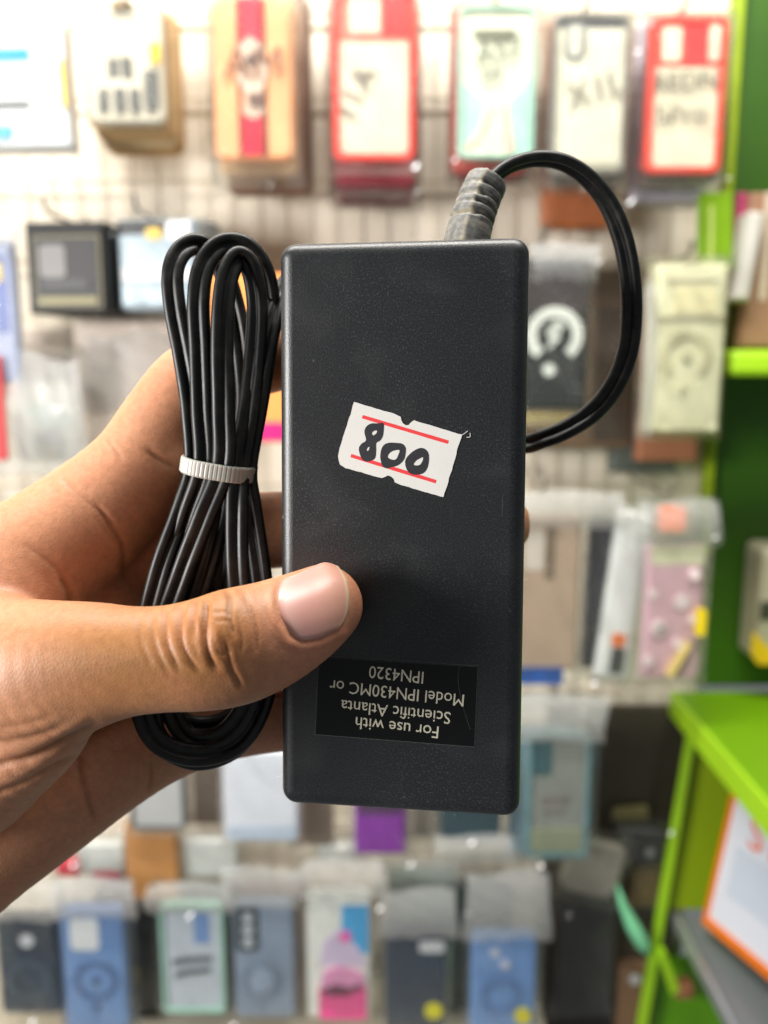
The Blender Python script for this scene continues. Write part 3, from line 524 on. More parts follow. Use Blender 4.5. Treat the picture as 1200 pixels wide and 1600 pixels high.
# ---------------- fourth row, below the hand and adapter
pack('plain grey card in a dark edged sleeve below the hand', (200, 1120, 286, 1296), 0.87, C(196, 196, 194, .5, var=.04), 0.012, 9, C(96, 98, 102), 4, cat='sleeve', name='clear_sleeve', bag=(192, 1110, 300, 1310))
pack('tan orange case hanging below the plain grey card', (196, 1290, 278, 1408), 0.89, C(214, 148, 78, .5), 0.012, 6, bag=(190, 1280, 290, 1416))
pack('white pouch with bluish foot between hand and adapter foot', (348, 1172, 466, 1316), 0.86, C(226, 230, 238, .45, var=.03), 0.018, 10, cat='pouch', name='accessory_pouch', parts=[('rect', 354, 1290, 462, 1312, C(190, 204, 220), 'blue_foot')], bag=(340, 1150, 474, 1332))
pack('grey brown card behind the white pouch', (280, 1150, 356, 1290), 0.93, C(138, 124, 112, .7, var=.2, scale=40), 0.012, 6, cat='bagged card', name='bagged_card', bag=(275, 1140, 362, 1300))
pack('dull brown case under the adapter beside the white pouch', (452, 1180, 520, 1322), 0.90, C(140, 122, 106, .6), 0.012, 6, parts=[('rect', 462, 1180, 474, 1316, C(170, 116, 100), 'rosy_edge')], bag=(446, 1170, 528, 1338))
pack('violet phone case showing below the adapter', (554, 1180, 634, 1336), 0.87, C(132, 48, 156, .45, var=.15, scale=25), 0.012, 6, parts=[('rect', 560, 1250, 628, 1272, C(80, 50, 84), 'dark_print')], bag=(540, 1160, 648, 1350))
pack('dark teal phone case showing below the adapter foot at right', (690, 1150, 784, 1314), 0.87, C(38, 66, 74, .4), 0.012, 7, bag=(672, 1130, 800, 1334), top=(676, 1300, 806, 1344))
pack('plain pale bagged card between violet and dark teal cases', (634, 1160, 690, 1310), 0.92, C(184, 176, 160, .6), 0.012, 7, cat='bagged card', name='bagged_card', bag=(625, 1150, 700, 1330))
# ---------------- bottom row
NAVY, SKYB, SLATE = C(48, 62, 78, .4), C(112, 148, 198, .4), C(132, 148, 168, .4)
pack('dark navy case with magnet ring, leftmost of the bottom row', (-4, 1432, 92, 1586), 0.86, NAVY, 0.012, 12, parts=[('rect', 20, 1436, 86, 1490, C(42, 54, 68), 'camera_panel', 10), ('disc', 45, 1469, 11, C(206, 210, 214, .2), 'bright_emblem'), ('ring', 45, 1530, 30, 9, C(66, 82, 98))], bag=(-14, 1372, 106, 1594), top=(-14, 1366, 108, 1434))
pack('sky blue case with white camera window in the bottom row', (98, 1424, 196, 1612), 0.85, SKYB, 0.014, 10, parts=[('rect', 108, 1430, 192, 1486, C(96, 132, 184), 'camera_panel', 9), ('rect', 114, 1434, 158, 1484, C(216, 220, 222), 'camera_window', 8), ('ring', 149, 1530, 30, 8, C(84, 112, 158)), ('disc', 149, 1530, 7, C(80, 108, 150), 'ring_centre'), ('disc', 148, 1571, 6, C(80, 108, 150), 'ring_tail')], bag=(92, 1376, 214, 1616), top=(92, 1368, 220, 1430))
pack('violet blue case directly behind the sky blue case', (92, 1420, 190, 1606), 0.885, C(92, 96, 156), 0.012, 10, bag=(88, 1390, 210, 1610))
pack('black case directly right of and behind the sky blue case', (150, 1400, 252, 1590), 0.90, C(30, 34, 36, .4), 0.05, 10, parts=[('rect', 204, 1512, 216, 1538, C(150, 140, 40), 'yellow_tab')], bag=(146, 1380, 262, 1596))
pack('pale grey case with green edges and marker lines, bottom row', (252, 1416, 350, 1582), 0.86, C(190, 198, 208, .5), 0.012, 8, C(160, 208, 190, .35), 5, parts=[('rect', 304, 1430, 328, 1476, C(112, 148, 200), 'blue_print'), ('poly', [(268, 1502), (286, 1498), (330, 1496), (331, 1503), (300, 1506), (268, 1510)], C(84, 90, 98), 'scribble_line'), ('poly', [(272, 1521), (292, 1516), (328, 1513), (328, 1520), (296, 1524), (272, 1529)], C(92, 98, 106), 'scribble_line')], bag=(240, 1378, 364, 1594), top=(236, 1374, 368, 1420))
pack('black case stacked behind the pale grey case with green edges', (262, 1410, 362, 1580), 0.90, C(34, 36, 40, .4), 0.04, 8)
pack('slate blue case with dark camera bar and three lenses, bottom row', (366, 1412, 460, 1592), 0.86, SLATE, 0.013, 10, parts=[('rect', 370, 1418, 406, 1486, C(46, 54, 64), 'camera_bar', 9)] + [('disc', 389, y_, 9, C(176, 184, 190, .2), 'lens') for y_ in (1433, 1452, 1471)] + [('ring', 408, 1528, 26, 8, C(120, 136, 156)), ('disc', 408, 1528, 20, C(142, 158, 178), 'ring_centre')], bag=(358, 1370, 472, 1598), top=(354, 1350, 474, 1414))
pack('copper brown case directly behind the slate blue case', (376, 1400, 470, 1580), 0.90, C(142, 104, 92, .5), 0.03, 9, bag=(370, 1340, 480, 1590))
pack('white case with blue and pink print, bottom row under the adapter', (480, 1398, 580, 1592), 0.86, C(226, 228, 220, .5), 0.013, 8, parts=[('rect', 534, 1414, 576, 1490, C(72, 160, 212), 'blue_print', 4), ('poly', [(506, 1470), (530, 1452), (560, 1480), (574, 1508), (500, 1506)], C(206, 190, 216), 'lilac_print'), ('disc', 540, 1462, 9, C(232, 92, 170), 'pink_spot'), ('rect', 498, 1540, 572, 1590, C(232, 86, 150), 'pink_print', 5), ('poly', [(506, 1516), (530, 1508), (566, 1518), (572, 1540), (500, 1542)], C(222, 150, 190), 'pink_print'), ('poly', [(500, 1544), (524, 1534), (548, 1540), (562, 1532), (566, 1540), (540, 1552), (512, 1552)], C(110, 60, 80), 'dark_squiggle')], bag=(472, 1340, 600, 1600), top=(474, 1338, 602, 1400))
pack('dark navy case with a yellow sticker under the adapter, bottom row', (602, 1452, 696, 1612), 0.86, C(42, 56, 74, .4), 0.013, 9, parts=[('rect', 654, 1470, 694, 1488, C(208, 212, 214, .25), 'highlight_patch', 7), ('disc', 678, 1579, 14, C(218, 212, 20), 'yellow_sticker')], bag=(588, 1386, 712, 1616), top=(592, 1384, 712, 1460))  # pale bar near the top is a film highlight painted in
pack('bottle green bagged case behind the navy case with yellow sticker', (606, 1370, 714, 1590), 0.91, C(92, 126, 116, .5), 0.02, 9, bag=(596, 1350, 726, 1600), top=(600, 1340, 716, 1384))
pack('blue case with a yellow sticker, rightmost of the bottom row', (736, 1462, 838, 1614), 0.86, C(104, 144, 198, .4), 0.013, 10, parts=[('rect', 742, 1468, 800, 1516, C(112, 150, 202), 'camera_panel', 12), ('disc', 772, 1488, 8, C(190, 196, 214, .2), 'lens'), ('disc', 788, 1506, 8, C(190, 196, 214, .2), 'lens'), ('ring', 782, 1554, 28, 8, C(92, 128, 180)), ('disc', 818, 1586, 13, C(218, 208, 24), 'yellow_sticker')], bag=(722, 1366, 852, 1618), top=(722, 1358, 854, 1464))
pack('dark teal case behind the rightmost blue case', (700, 1390, 800, 1600), 0.915, C(40, 62, 62, .4), 0.02, 9, bag=(690, 1340, 846, 1606))
for lb, r_ in (('left', (86, 1346, 126, 1372)), ('right', (142, 1356, 190, 1380))):
    pack('small red wrapper below the hand, the %s one of two' % lb, r_, 0.90, C(222, 58, 76, .4), 0.012, 8, cat='wrapper', name='red_wrapper', bag=(r_[0] - 14, r_[1] - 14, r_[2] + 14, r_[3] + 16))
for lb, r_ in (('left of the tan orange case', (120, 1318, 196, 1366)), ('right of the tan orange case', (286, 1312, 372, 1372)), ('under the violet case', (496, 1322, 560, 1350))):
    pack('crumpled white plastic bag top %s' % lb, r_, 0.90, C(222, 224, 218, .35), 0.012, 8, cat='plastic bag', name='white_bag', bag=(r_[0] - 12, r_[1] - 10, r_[2] + 12, r_[3] + 10))
# ---------------- right side stock on the lime shelves
pack('magenta edged pack standing on the upper lime shelf', (1150, 300, 1168, 398), 0.93, C(176, 66, 104), 0.03, 3, cat='card pack', name='card_pack')
pack('silver white sleeve leaning on the upper lime shelf', (1160, 330, 1184, 470), 0.90, C(206, 202, 194, .35), 0.03, 3, cat='sleeve', name='clear_sleeve', roll=.12)
pack('brown card pack standing on the upper lime shelf at the right edge', (1166, 300, 1290, 544), 0.92, C(156, 116, 92, .6, var=.2, scale=30), 0.02, 3, cat='card pack', name='card_pack', parts=[('rect', 1188, 300, 1200, 470, C(206, 190, 168), 'pale_stripe')])
pack('white pack with yellow foot at the right edge above the lower shelf', (1189, 858, 1290, 1040), 0.93, C(170, 164, 140, .5), 0.05, 12, cat='card pack', name='card_pack', parts=[('poly', [(1178, 985), (1205, 1010), (1230, 1030), (1230, 1038), (1190, 1038), (1178, 1020)], C(226, 186, 30), 'yellow_foot'), ('rect', 1188, 940, 1240, 968, C(60, 60, 50), 'dark_print')])
pack('lime plastic strip hanging beside the cream charger box', (1092, 300, 1146, 424), 0.92, C(128, 172, 8, .5), 0.006, 4, cat='plastic strip', name='plastic_strip', roll=-.05, parts=[('rect', 1108, 320, 1114, 410, C(206, 220, 120), 'pale_streak')])
pack('small brown wood block beside the lime brace', (1058, 1544, 1086, 1564), 0.93, C(150, 100, 66, .6), 0.02, 2, cat='block', name='wood_block')
pack('yellowish paper strip on the dark board', (958, 1262, 1014, 1292), 0.965, C(150, 142, 96, .6), 0.004, 6, cat='paper', name='paper_strip', roll=-.1)
a = [W(964, 1382, .93), W(972, 1412, .928), W(988, 1446, .926), W(1004, 1474, .926), W(1014, 1492, .93)]
o = obj('mint_tag', tube_mesh('mint_tag', [p - a[0] for p in a], [.0015, .0045, .0085, .0085, .0025], 12), C(136, 222, 168, .3), smooth=True); o.location = a[0]; tag(o, 'mint green tapered plastic tag by the lime upright', 'plastic tag')
# ---------------- dull stock in the shade left of the lime upright
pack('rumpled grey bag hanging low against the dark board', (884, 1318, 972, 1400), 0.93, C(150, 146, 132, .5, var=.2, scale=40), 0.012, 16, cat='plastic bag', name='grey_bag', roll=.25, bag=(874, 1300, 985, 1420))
pack('black cable pack in shade beside the lime upright', (962, 1296, 1040, 1352), 0.945, C(30, 32, 32, .35), 0.02, 8, cat='cable pack', name='cable_pack', parts=[('disc', 1016, 1332, 7, C(150, 150, 150, .2), 'bright_spot')], bag=(955, 1285, 1048, 1364))  # bright disc is a glint painted as a pale spot
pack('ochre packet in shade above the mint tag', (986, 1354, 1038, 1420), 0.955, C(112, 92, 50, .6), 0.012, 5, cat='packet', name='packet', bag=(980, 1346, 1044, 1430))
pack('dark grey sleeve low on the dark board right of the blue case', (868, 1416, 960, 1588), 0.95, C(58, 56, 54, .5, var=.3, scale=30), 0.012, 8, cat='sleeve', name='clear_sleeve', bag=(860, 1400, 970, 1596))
pack('brown carton low beside the foot of the lime upright', (966, 1516, 1020, 1620), 0.95, C(120, 92, 66, .7), 0.02, 3, cat='carton', name='carton', parts=[('disc', 990, 1530, 9, C(196, 196, 196, .2), 'bright_spot')])  # small pale disc on the carton front
# ---------------- peg hooks
for lb, px, py, y0 in (('black boxed charger', 70, 330, .86), ('pale blue charger box', 212, 326, .87), ('ring marked black charger box', 852, 372, .85), ('cream charger box', 1080, 398, .84), ('peach striped case', 395, -24, .84), ('clear grey rimmed case', 920, 4, .84), ('red rimmed case with writing', 1074, 8, .84), ('mint edged case', 778, -10, .84), ('slanted scribble case', 584, -26, .84), ('cream accessory card', 196, 8, .845), ('pink floral case', 1048, 776, .84), ('beige card pack', 850, 768, .86), ('teal rimmed case', 868, 1086, .85)):
    hook('steel peg hook carrying the %s' % lb, px, py, y0)

# ================================================================== the adapter
BW, BH, BT = 47.65, 111.2, 30.0                       # width, height, thickness in mm
_a, _b2, _c = -0.0740, 0.1375, -0.0154
def _rot(a, b, c):
    ca, sa, cb, sb, cc, sc = math.cos(a), math.sin(a), math.cos(b), math.sin(b), math.cos(c), math.sin(c)
    X = np.array([[1, 0, 0], [0, ca, -sa], [0, sa, ca]]); Y = np.array([[cb, 0, sb], [0, 1, 0], [-sb, 0, cb]]); Z = np.array([[cc, -sc, 0], [sc, cc, 0], [0, 0, 1]])
    return Y @ X @ Z
BR = _rot(_a, _b2, _c); BC = np.array([2.944, -4.022, 170.0])       # pose of the front face in camera space (mm)
def face_uv(px, py):                                   # pixel -> position on the front face, mm from its centre
    ray = np.array([(px - 600) / F, (800 - py) / F, 1.0]); n = BR[:, 2]
    p = ray * (n @ BC) / (n @ ray) - BC
    return float(BR[:, 0] @ p), float(BR[:, 1] @ p)
def cam_dir(v): return CAMR @ Vector((v[0], v[1], -v[2]))
_m = Matrix.Identity(4)
for i, col in enumerate((cam_dir(BR[:, 0]), cam_dir(BR[:, 1]), cam_dir(-BR[:, 2]))):
    for j in range(3): _m[j][i] = col[j]
adapter = empty('power_adapter'); adapter.matrix_world = Matrix.Translation(cw(*BC)) @ _m
tag(adapter, 'black power adapter brick with price sticker, held upright in the hand', 'adapter')
ADAPTER_INV = adapter.matrix_world.inverted()
MM = 0.001
def rounded_shell(z0, z1, rad_front, inset_front=0.0):
    """box shell in local mm: z1 = face towards the camera with a rounded rim, upright corners rounded"""
    v, f = [], []; n = 6; rings = []
    prof = [(0.0, z0)]
    for i in range(n + 1):
        t = math.pi / 2 * i / n; prof.append((rad_front * (1 - math.cos(t)), z1 - rad_front * (1 - math.sin(t))))
    for ins, z in prof:
        o = rrect(-BW / 2 + ins, BW / 2 - ins, -BH / 2 + ins, BH / 2 - ins, max(3.1 - ins, 0.9), 6)
        rings.append(len(v)); v += [(x * MM, y * MM, z * MM) for x, y in o]
    m = len(o)
    for a, b in zip(rings, rings[1:]):
        f += [(a + i, a + (i + 1) % m, b + (i + 1) % m, b + i) for i in range(m)]
    f.append(tuple(rings[-1] + i for i in range(m))); f.append(tuple(reversed(range(m))))
    return pydata('shell', v, f)
sh = obj('front_shell', rounded_shell(-BT * 0.52, 0.0, 2.9), ADAPTER, adapter, smooth=False)
for p in sh.data.polygons: p.use_smooth = len(p.vertices) == 4
back = rounded_shell(-BT * 0.47, 0.0, 2.9)
bo = obj('back_shell', back, ADAPTER, adapter); bo.rotation_euler = (0, math.pi, 0); bo.location = (0, 0, -BT * MM)
for p in back.polygons: p.use_smooth = len(p.vertices) == 4
seam = obj('seam_lip', box_bm(-(BW / 2 - .5) * MM, (BW / 2 - .5) * MM, -(BH / 2 - .5) * MM, (BH / 2 - .5) * MM, -BT * .535 * MM, -BT * .515 * MM, 0.0008, 2), mat('seam_black', (0.006, 0.006, 0.006, 1), 0.7), adapter)

# ---- price sticker with notches, torn corner, red rules and hand-written 800
def sheet(name, outline_px, z, thick, material, parent, wob=0.0, loc_center=None):
    pts = [face_uv(*p) for p in outline_px]; n = len(pts)
    v = [(x * MM, y * MM, (z + thick) * MM) for x, y in pts] + [(x * MM, y * MM, z * MM) for x, y in pts]
    f = [tuple(range(n)), tuple(reversed(range(n, 2 * n)))] + [(i, n + i, n + (i + 1) % n, (i + 1) % n) for i in range(n)]
    me = pydata(name, v, f); b = bmesh.new(); b.from_mesh(me); bmesh.ops.recalc_face_normals(b, faces=b.faces); b.to_mesh(me); b.free()
    return obj(name, me, material, parent)
def zp(x, y): return 520 + x / 5.4545, 610 + y / 5.4545         # coordinates read off an enlargement of the sticker
def jag(a, b, n, amp):
    out = []
    for i in range(n):
        t = i / n; out.append((a[0] + (b[0] - a[0]) * t + random.uniform(-amp, amp), a[1] + (b[1] - a[1]) * t + random.uniform(-amp, amp)))
    return out
so = []
so += jag((183, 100), (552, 208), 12, 2.2) + [(580, 226), (583, 250), (598, 280), (622, 297), (648, 295), (664, 275), (688, 257)]
so += jag((700, 258), (1100, 378), 12, 2.2) + jag((1100, 378), (945, 910), 16, 4) + jag((945, 910), (548, 796), 12, 2.5)
so += [(528, 782), (522, 757), (500, 735), (470, 724), (447, 736), (418, 747)] + jag((405, 745), (80, 652), 10, 3)
so += [(62, 632), (50, 590), (46, 560), (54, 520)] + jag((60, 500), (183, 100), 12, 3)
sticker = sheet('price_sticker', [zp(*p) for p in so], 0.03, 0.10, PAPER, adapter)
sticker['label'] = 'white notched price sticker with red rules and 800 in marker'
def stroke(name, pts, w, z, material, parent, closed=False):
    q = [face_uv(*zp(*p)) for p in pts]; ws = [a / 5.4545 * 0.1225 for a in w] if isinstance(w, (list, tuple)) else w / 5.4545 * 0.1225
    v, f = ribbon(q, ws, closed); v = [(a.x * MM, a.y * MM, z * MM) for a in v]
    return obj(name, pydata(name, v, f), material, parent)
for k, (a, b) in enumerate((((252, 224), (985, 442)), ((155, 556), (880, 778)))):
    pts = [(a[0] + (b[0] - a[0]) * i / 14, a[1] + (b[1] - a[1]) * i / 14) for i in range(15)]
    stroke('red_rule', pts, [30 + random.uniform(-1.5, 1.5) for _ in pts], 0.155, RED_PRINT, sticker)
def digit(outer, inner_list):
    """marker digit as a filled outline with counters, cut by triangle fill"""
    b = bmesh.new(); edges = []
    for loop in [outer] + inner_list:
        pts = [face_uv(*zp(*p)) for p in catmull(loop, 5, True)]
        vs_ = [b.verts.new((x * MM, y * MM, 0.19 * MM)) for x, y in pts]
        edges += [b.edges.new((vs_[i], vs_[(i + 1) % len(vs_)])) for i in range(len(vs_))]
    bmesh.ops.triangle_fill(b, edges=edges, use_beauty=True)
    for fc in b.faces:
        if fc.normal.z < 0: fc.normal_flip()
    return obj('handwritten_digit', b, INK, sticker)
digit([(270, 350), (290, 305), (330, 282), (380, 281), (428, 278), (434, 320), (425, 390), (400, 430), (370, 450), (368, 520), (360, 575), (325, 600), (285, 606), (250, 585), (228, 530), (224, 490), (245, 455), (280, 432), (282, 405)],
      [[(332, 368), (345, 348), (376, 342), (372, 365), (345, 383)], [(287, 508), (296, 488), (312, 480), (308, 505), (296, 516)]])
digit([(405, 560), (415, 500), (440, 462), (480, 446), (540, 447), (590, 455), (618, 485), (620, 530), (605, 590), (560, 635), (500, 655), (455, 664), (422, 640), (410, 600)],
      [[(468, 570), (482, 535), (515, 515), (567, 508), (562, 540), (540, 585), (505, 590)]])
digit([(618, 600), (640, 560), (690, 515), (750, 490), (795, 508), (817, 550), (815, 620), (795, 680), (755, 712), (690, 718), (645, 695), (622, 650)],
      [[(688, 628), (710, 598), (740, 580), (768, 570), (765, 600), (740, 635), (700, 638)]])
# a few loose paper fibres on the torn right edge
for a, b, c in (((1098, 382), (1125, 365), (1150, 345)), ((1140, 400), (1170, 395), (1168, 362))):
    stroke('paper_fibre', catmull([a, b, c], 4), 5, 0.15, PAPER, sticker)

# ---- black information label, printed upside down as the brick is held
lab_px = [(499, 1025), (746, 1041), (740.5, 1166.5), (493, 1147)]
sheet('label_rim', [(498, 1024), (747, 1040), (741.5, 1167.5), (492, 1148)], 0.01, 0.05, LABEL_EDGE, adapter)
info = sheet('information_label', lab_px, 0.02, 0.09, BLACK_LABEL, adapter)
info['label'] = 'black film label with four lines of pale lettering upside down'
lines = [('For use with', 620, 1136.5, 24.5, 133), ('Scientific Atlanta', 617.5, 1112, 24.5, 176), ('Model IPN430MC or', 619, 1082.5, 24.5, 215), ('IPN4320', 619, 1054, 24.5, 87)]
for s, cx, cy, cap, wid in lines:
    me = text_mesh(s, 10.0).copy()
    xs = [v.co.x for v in me.vertices]; ys = [v.co.y for v in me.vertices]
    H = text_mesh('N', 10.0); hh = max(v.co.y for v in H.vertices) - min(v.co.y for v in H.vertices); hmid = (max(v.co.y for v in H.vertices) + min(v.co.y for v in H.vertices)) / 2
    x0, x1 = min(xs), max(xs); ang = math.radians(180 - 4.0)
    u, vv = face_uv(cx, cy); pxmm = 0.1228
    for v in me.vertices:
        X = (v.co.x - (x0 + x1) / 2) / (x1 - x0) * wid * pxmm; Y = (v.co.y - hmid) / hh * cap * 0.78 * pxmm
        v.co = ((u + X * math.cos(ang) - Y * math.sin(ang)) * MM, (vv + X * math.sin(ang) + Y * math.cos(ang)) * MM, 0.15 * MM)
    me.materials.clear(); obj('lettering_line', me, LETTER, info)
# hairline scratch across the label
for pts in ([(718, 1040), (716, 1066), (724, 1105), (735, 1140)], [(505, 1027), (600, 1033), (744, 1041.5)]):
    q = [face_uv(*p) for p in catmull(pts, 6)]; v, f = ribbon(q, 0.06)
    obj('scratch', pydata('scratch', [(a.x * MM, a.y * MM, 0.135 * MM) for a in v], f), LABEL_EDGE, info)

# ---- ribbed strain relief
def to_local(p): return ADAPTER_INV @ p
ax = catmull([c3(724, 412, 181), c3(731, 374, 182), c3(740, 340, 183), c3(750, 311, 184), c3(763, 282, 185)], 14)
na, seg = len(ax), 48; v, f, gr = [], [], []
def pulse(t, c, w): return math.exp(-((t - c) / w) ** 4)
for i, p in enumerate(ax):
    t = i / (na - 1); T = ax[min(i + 1, na - 1)] - ax[max(i - 1, 0)]; T /= np.linalg.norm(T)
    side = np.cross(T, [0, 0, 1.0]); side /= np.linalg.norm(side)                  # points right in the picture
    fr = np.cross(side, T); fr /= np.linalg.norm(fr)
    if fr[2] > 0: fr = -fr                                                         # towards the camera
    if side[0] < 0: side = -side
    for k in range(seg):
        ph = 2 * math.pi * k / seg; cs, sn = math.cos(ph), math.sin(ph)
        r = 4.95 - 0.5 * t; g = 0
        if t > 0.93: r *= math.sqrt(max(0, 1 - ((t - 0.93) / 0.09) ** 2)) * 0.45 + 0.55
        left = 1 / (1 + math.exp(12 * cs)); right = 1 - left
        for c, w in ((0.43, 0.018), (0.67, 0.020)): g += pulse(t, c, w) * left * 1.9
        for c, w in ((0.55, 0.010), (0.80, 0.010)): g += pulse(t, c, w) * left * 0.35
        for c, w in ((0.46, 0.017), (0.58, 0.017), (0.70, 0.017), (0.83, 0.017)): g += pulse(t, c, w) * right * 1.7
        seamv = math.exp(-((ph - 1.5 * math.pi + 0.25) / 0.05) ** 2) * 0.28                    # moulding seam on the front
        rr = r - g + seamv - 0.25 * right
        q = p + (side * cs + (-fr) * sn) * rr
        v.append(to_local(cw(*q))); gr.append(min(1.0, g * 0.7 + seamv * 2.2 + (0.45 * right if 0.28 < t < 0.37 else 0) + (0.22 if cs < -0.1 else 0.0)))
for i in range(na - 1):
    for k in range(seg):
        j = (k + 1) % seg; f.append((i * seg + k, i * seg + j, (i + 1) * seg + j, (i + 1) * seg + k))
f += [tuple(range((na - 1) * seg, na * seg))]
me = pydata('strain_relief', v, f); at = me.attributes.new('grime', 'FLOAT', 'POINT'); at.data.foreach_set('value', gr)
b = bmesh.new(); b.from_mesh(me); bmesh.ops.recalc_face_normals(b, faces=b.faces); b.to_mesh(me); b.free()
sr = obj('strain_relief', me, GROMMET, adapter, smooth=True); sr['label'] = 'dusty ribbed grey rubber strain relief'
sr.data.polygons[-1].use_smooth = False

# ---- the twin-lead cord: strain relief, loop at the right, behind the brick, folded hank at the left
path = [  # px, py, depth mm, turn of the flat lead in degrees (0 = flat side to the camera)
 (760, 296, 184, 80), (776, 274, 185, 84), (804, 256, 186, 86), (842, 248, 187, 84), (883, 255, 188, 78), (921, 281, 189, 66), (952, 322, 190, 52), (973, 374, 191, 38), (984, 431, 192, 28),
 (987, 490, 193, 24), (981, 548, 194, 22), (961, 600, 195, 20), (930, 640, 197, 12), (890, 668, 199, 20), (850, 685, 202, 20), (812, 694, 206, 15), (740, 680, 209, 10), (650, 620, 210, 10), (570, 500, 209, 10), (505, 432, 208, 10), (466, 430, 199, 10),
 (440, 456, 188, 0), (420, 520, 182.5, 0), (404, 620, 180.5, 5), (388, 730, 181.5, 40), (394, 800, 182, 20), (408, 900, 182, 10), (419, 1000, 182, 5), (410, 1094, 182, 5), (372, 1160, 182, 10), (306, 1180, 181, 10), (244, 1156, 180, 10), (218, 1090, 180, 0), (226, 1000, 180, 0), (252, 890, 180, 10), (284, 800, 180.5, 25), (303, 730, 181, 50),
 (300, 640, 181, 15), (288, 560, 181, 0), (273, 480, 181, 0), (270, 425, 181.5, 0), (284, 392, 183, 5), (310, 382, 185, 20), (338, 402, 188, 30), (358, 450, 190.5, 0), (376, 530, 191, 0), (384, 630, 189, 20), (370, 730, 187, 20),
 (376, 800, 186, 10), (386, 900, 186, 10), (398, 1000, 187, 0), (396, 1086, 187, 0), (352, 1128, 187, 0), (300, 1134, 187, 0), (258, 1104, 186, 0), (244, 1030, 185, 0), (262, 920, 183, 5), (294, 810, 180, 10), (319, 730, 177.8, 12),
 (316, 640, 177.8, 5), (313, 550, 178, 0), (310, 470, 178, 0), (319, 415, 179, 5), (346, 384, 180.5, 15), (383, 386, 182, 20), (411, 422, 184, 15), (421, 480, 186, 10), (412, 560, 187.5, 0), (396, 650, 187, 10), (345, 730, 187, 20),
 (350, 800, 186, 10), (350, 880, 185, 10), (344, 960, 186, 10), (356, 1050, 188, 0), (392, 1110, 186, 0), (368, 1166, 185, 0), (300, 1186, 184, 0), (240, 1140, 183, 0), (246, 1020, 181, 0), (284, 900, 178.5, 5), (318, 810, 177, 10), (348, 730, 176.6, 5),
 (349, 640, 175.6, 10), (347, 550, 175.6, 20), (349, 480, 176, 25), (356, 430, 177, 30), (373, 402, 178.5, 40), (392, 420, 180, 30), (402, 480, 181.5, 20), (397, 570, 181, 10), (388, 650, 179.5, 0), (374, 730, 178.4, -20),
 (370, 800, 176.8, -5), (372, 900, 176.5, 0), (384, 1000, 177.5, 0), (392, 1086, 179, 0), (350, 1148, 181, 0), (292, 1150, 183, 0), (262, 1070, 184, 0), (300, 960, 182, 0), (330, 860, 180, 0), (346, 780, 181, 10), (334, 732, 183, 10), (330, 700, 184, 10)]
sp = catmull([np.concatenate([c3(*p[:3]), [math.radians(p[3])]]) for p in path], 12)
R1, OFF = 1.16, 1.17
prof = []
for k in range(11):
    a = math.radians(-156 + 312 * k / 10); prof.append((OFF + R1 * math.cos(a), R1 * math.sin(a)))
for k in range(11):
    a = math.radians(180 - 156 + 312 * k / 10); prof.append((-OFF + R1 * math.cos(a), R1 * math.sin(a)))
m = len(prof); v, f = [], []; prevB = None
for i, q in enumerate(sp):
    p = q[:3]; T = sp[min(i + 1, len(sp) - 1)][:3] - sp[max(i - 1, 0)][:3]; T /= np.linalg.norm(T)
    B = np.cross(T, [0, 0, 1.0]); B /= np.linalg.norm(B)
    Nn = np.cross(B, T)
    if prevB is not None and B @ prevB < -0.2: pass
    prevB = B; th = q[3]
    e1 = B * math.cos(th) + Nn * math.sin(th); e2 = -B * math.sin(th) + Nn * math.cos(th)
    v += [to_local(cw(*(p + e1 * x + e2 * y))) for x, y in prof]
for i in range(len(sp) - 1):
    f += [(i * m + k, i * m + (k + 1) % m, (i + 1) * m + (k + 1) % m, (i + 1) * m + k) for k in range(m)]
f += [tuple(range(m)), tuple(range((len(sp) - 1) * m, len(sp) * m))[::-1]]
me = pydata('cord', v, f); b = bmesh.new(); b.from_mesh(me); bmesh.ops.recalc_face_normals(b, faces=b.faces); b.to_mesh(me); b.free()
cord = obj('cord', me, CORD, adapter, smooth=True); cord['label'] = 'black twin-lead cord folded into a tied hank beside the brick'

# ---- cable tie round the hank
tie = empty('cable_tie', cw(*c3(343, 731, 182))); tag(tie, 'white ribbed nylon cable tie cinched round the black cord hank', 'cable tie')
tinv = Matrix.Translation(-tie.location)
TC = c3(342.5, 731, 182); ea = np.array([0.985, -0.165, 0.05]); ea /= np.linalg.norm(ea); eb = np.array([0.03, 0.16, 0.98]); eb -= ea * (ea @ eb); eb /= np.linalg.norm(eb); ec = np.cross(ea, eb); ec = ec if ec[1] > 0 else -ec
def band(name, a_, b_, hw, t0, t1, n, material, a0=0, a1=360, ribs=False, p=2.6):
    v, f = [], []; closed = (a1 - a0) >= 360
    for i in range(n + (0 if closed else 1)):
        ph = math.radians(a0 + (a1 - a0) * i / n); c, s = math.cos(ph), math.sin(ph)
        k = (abs(c) ** p + abs(s) ** p) ** (-1 / p); nn = ea * c / a_ + eb * s / b_; nn /= np.linalg.norm(nn)
        base = TC + ea * c * k * a_ + eb * s * k * b_
        o = t1 - (0.08 if ribs and i % 4 in (0,) else 0)
        for dt, h in ((t0, -hw), (o * .75, -hw), (o, -hw * .8), (o, hw * .8), (o * .75, hw), (t0, hw)):
            v.append(cw(*(base + nn * dt + ec * h)) - tie.location)
    m_ = 6; N_ = n if closed else n
    tot = n if closed else n + 1
    for i in range(N_):
        j = (i + 1) % tot
        f += [(i * m_ + k, i * m_ + (k + 1) % m_, j * m_ + (k + 1) % m_, j * m_ + k) for k in range(m_)]
    if not closed: f += [tuple(range(m_)), tuple(range(n * m_, n * m_ + m_))]
    me = pydata(name, v, f); b = bmesh.new(); b.from_mesh(me); bmesh.ops.recalc_face_normals(b, faces=b.faces); b.to_mesh(me); b.free()
    return obj(name, me, material, tie)
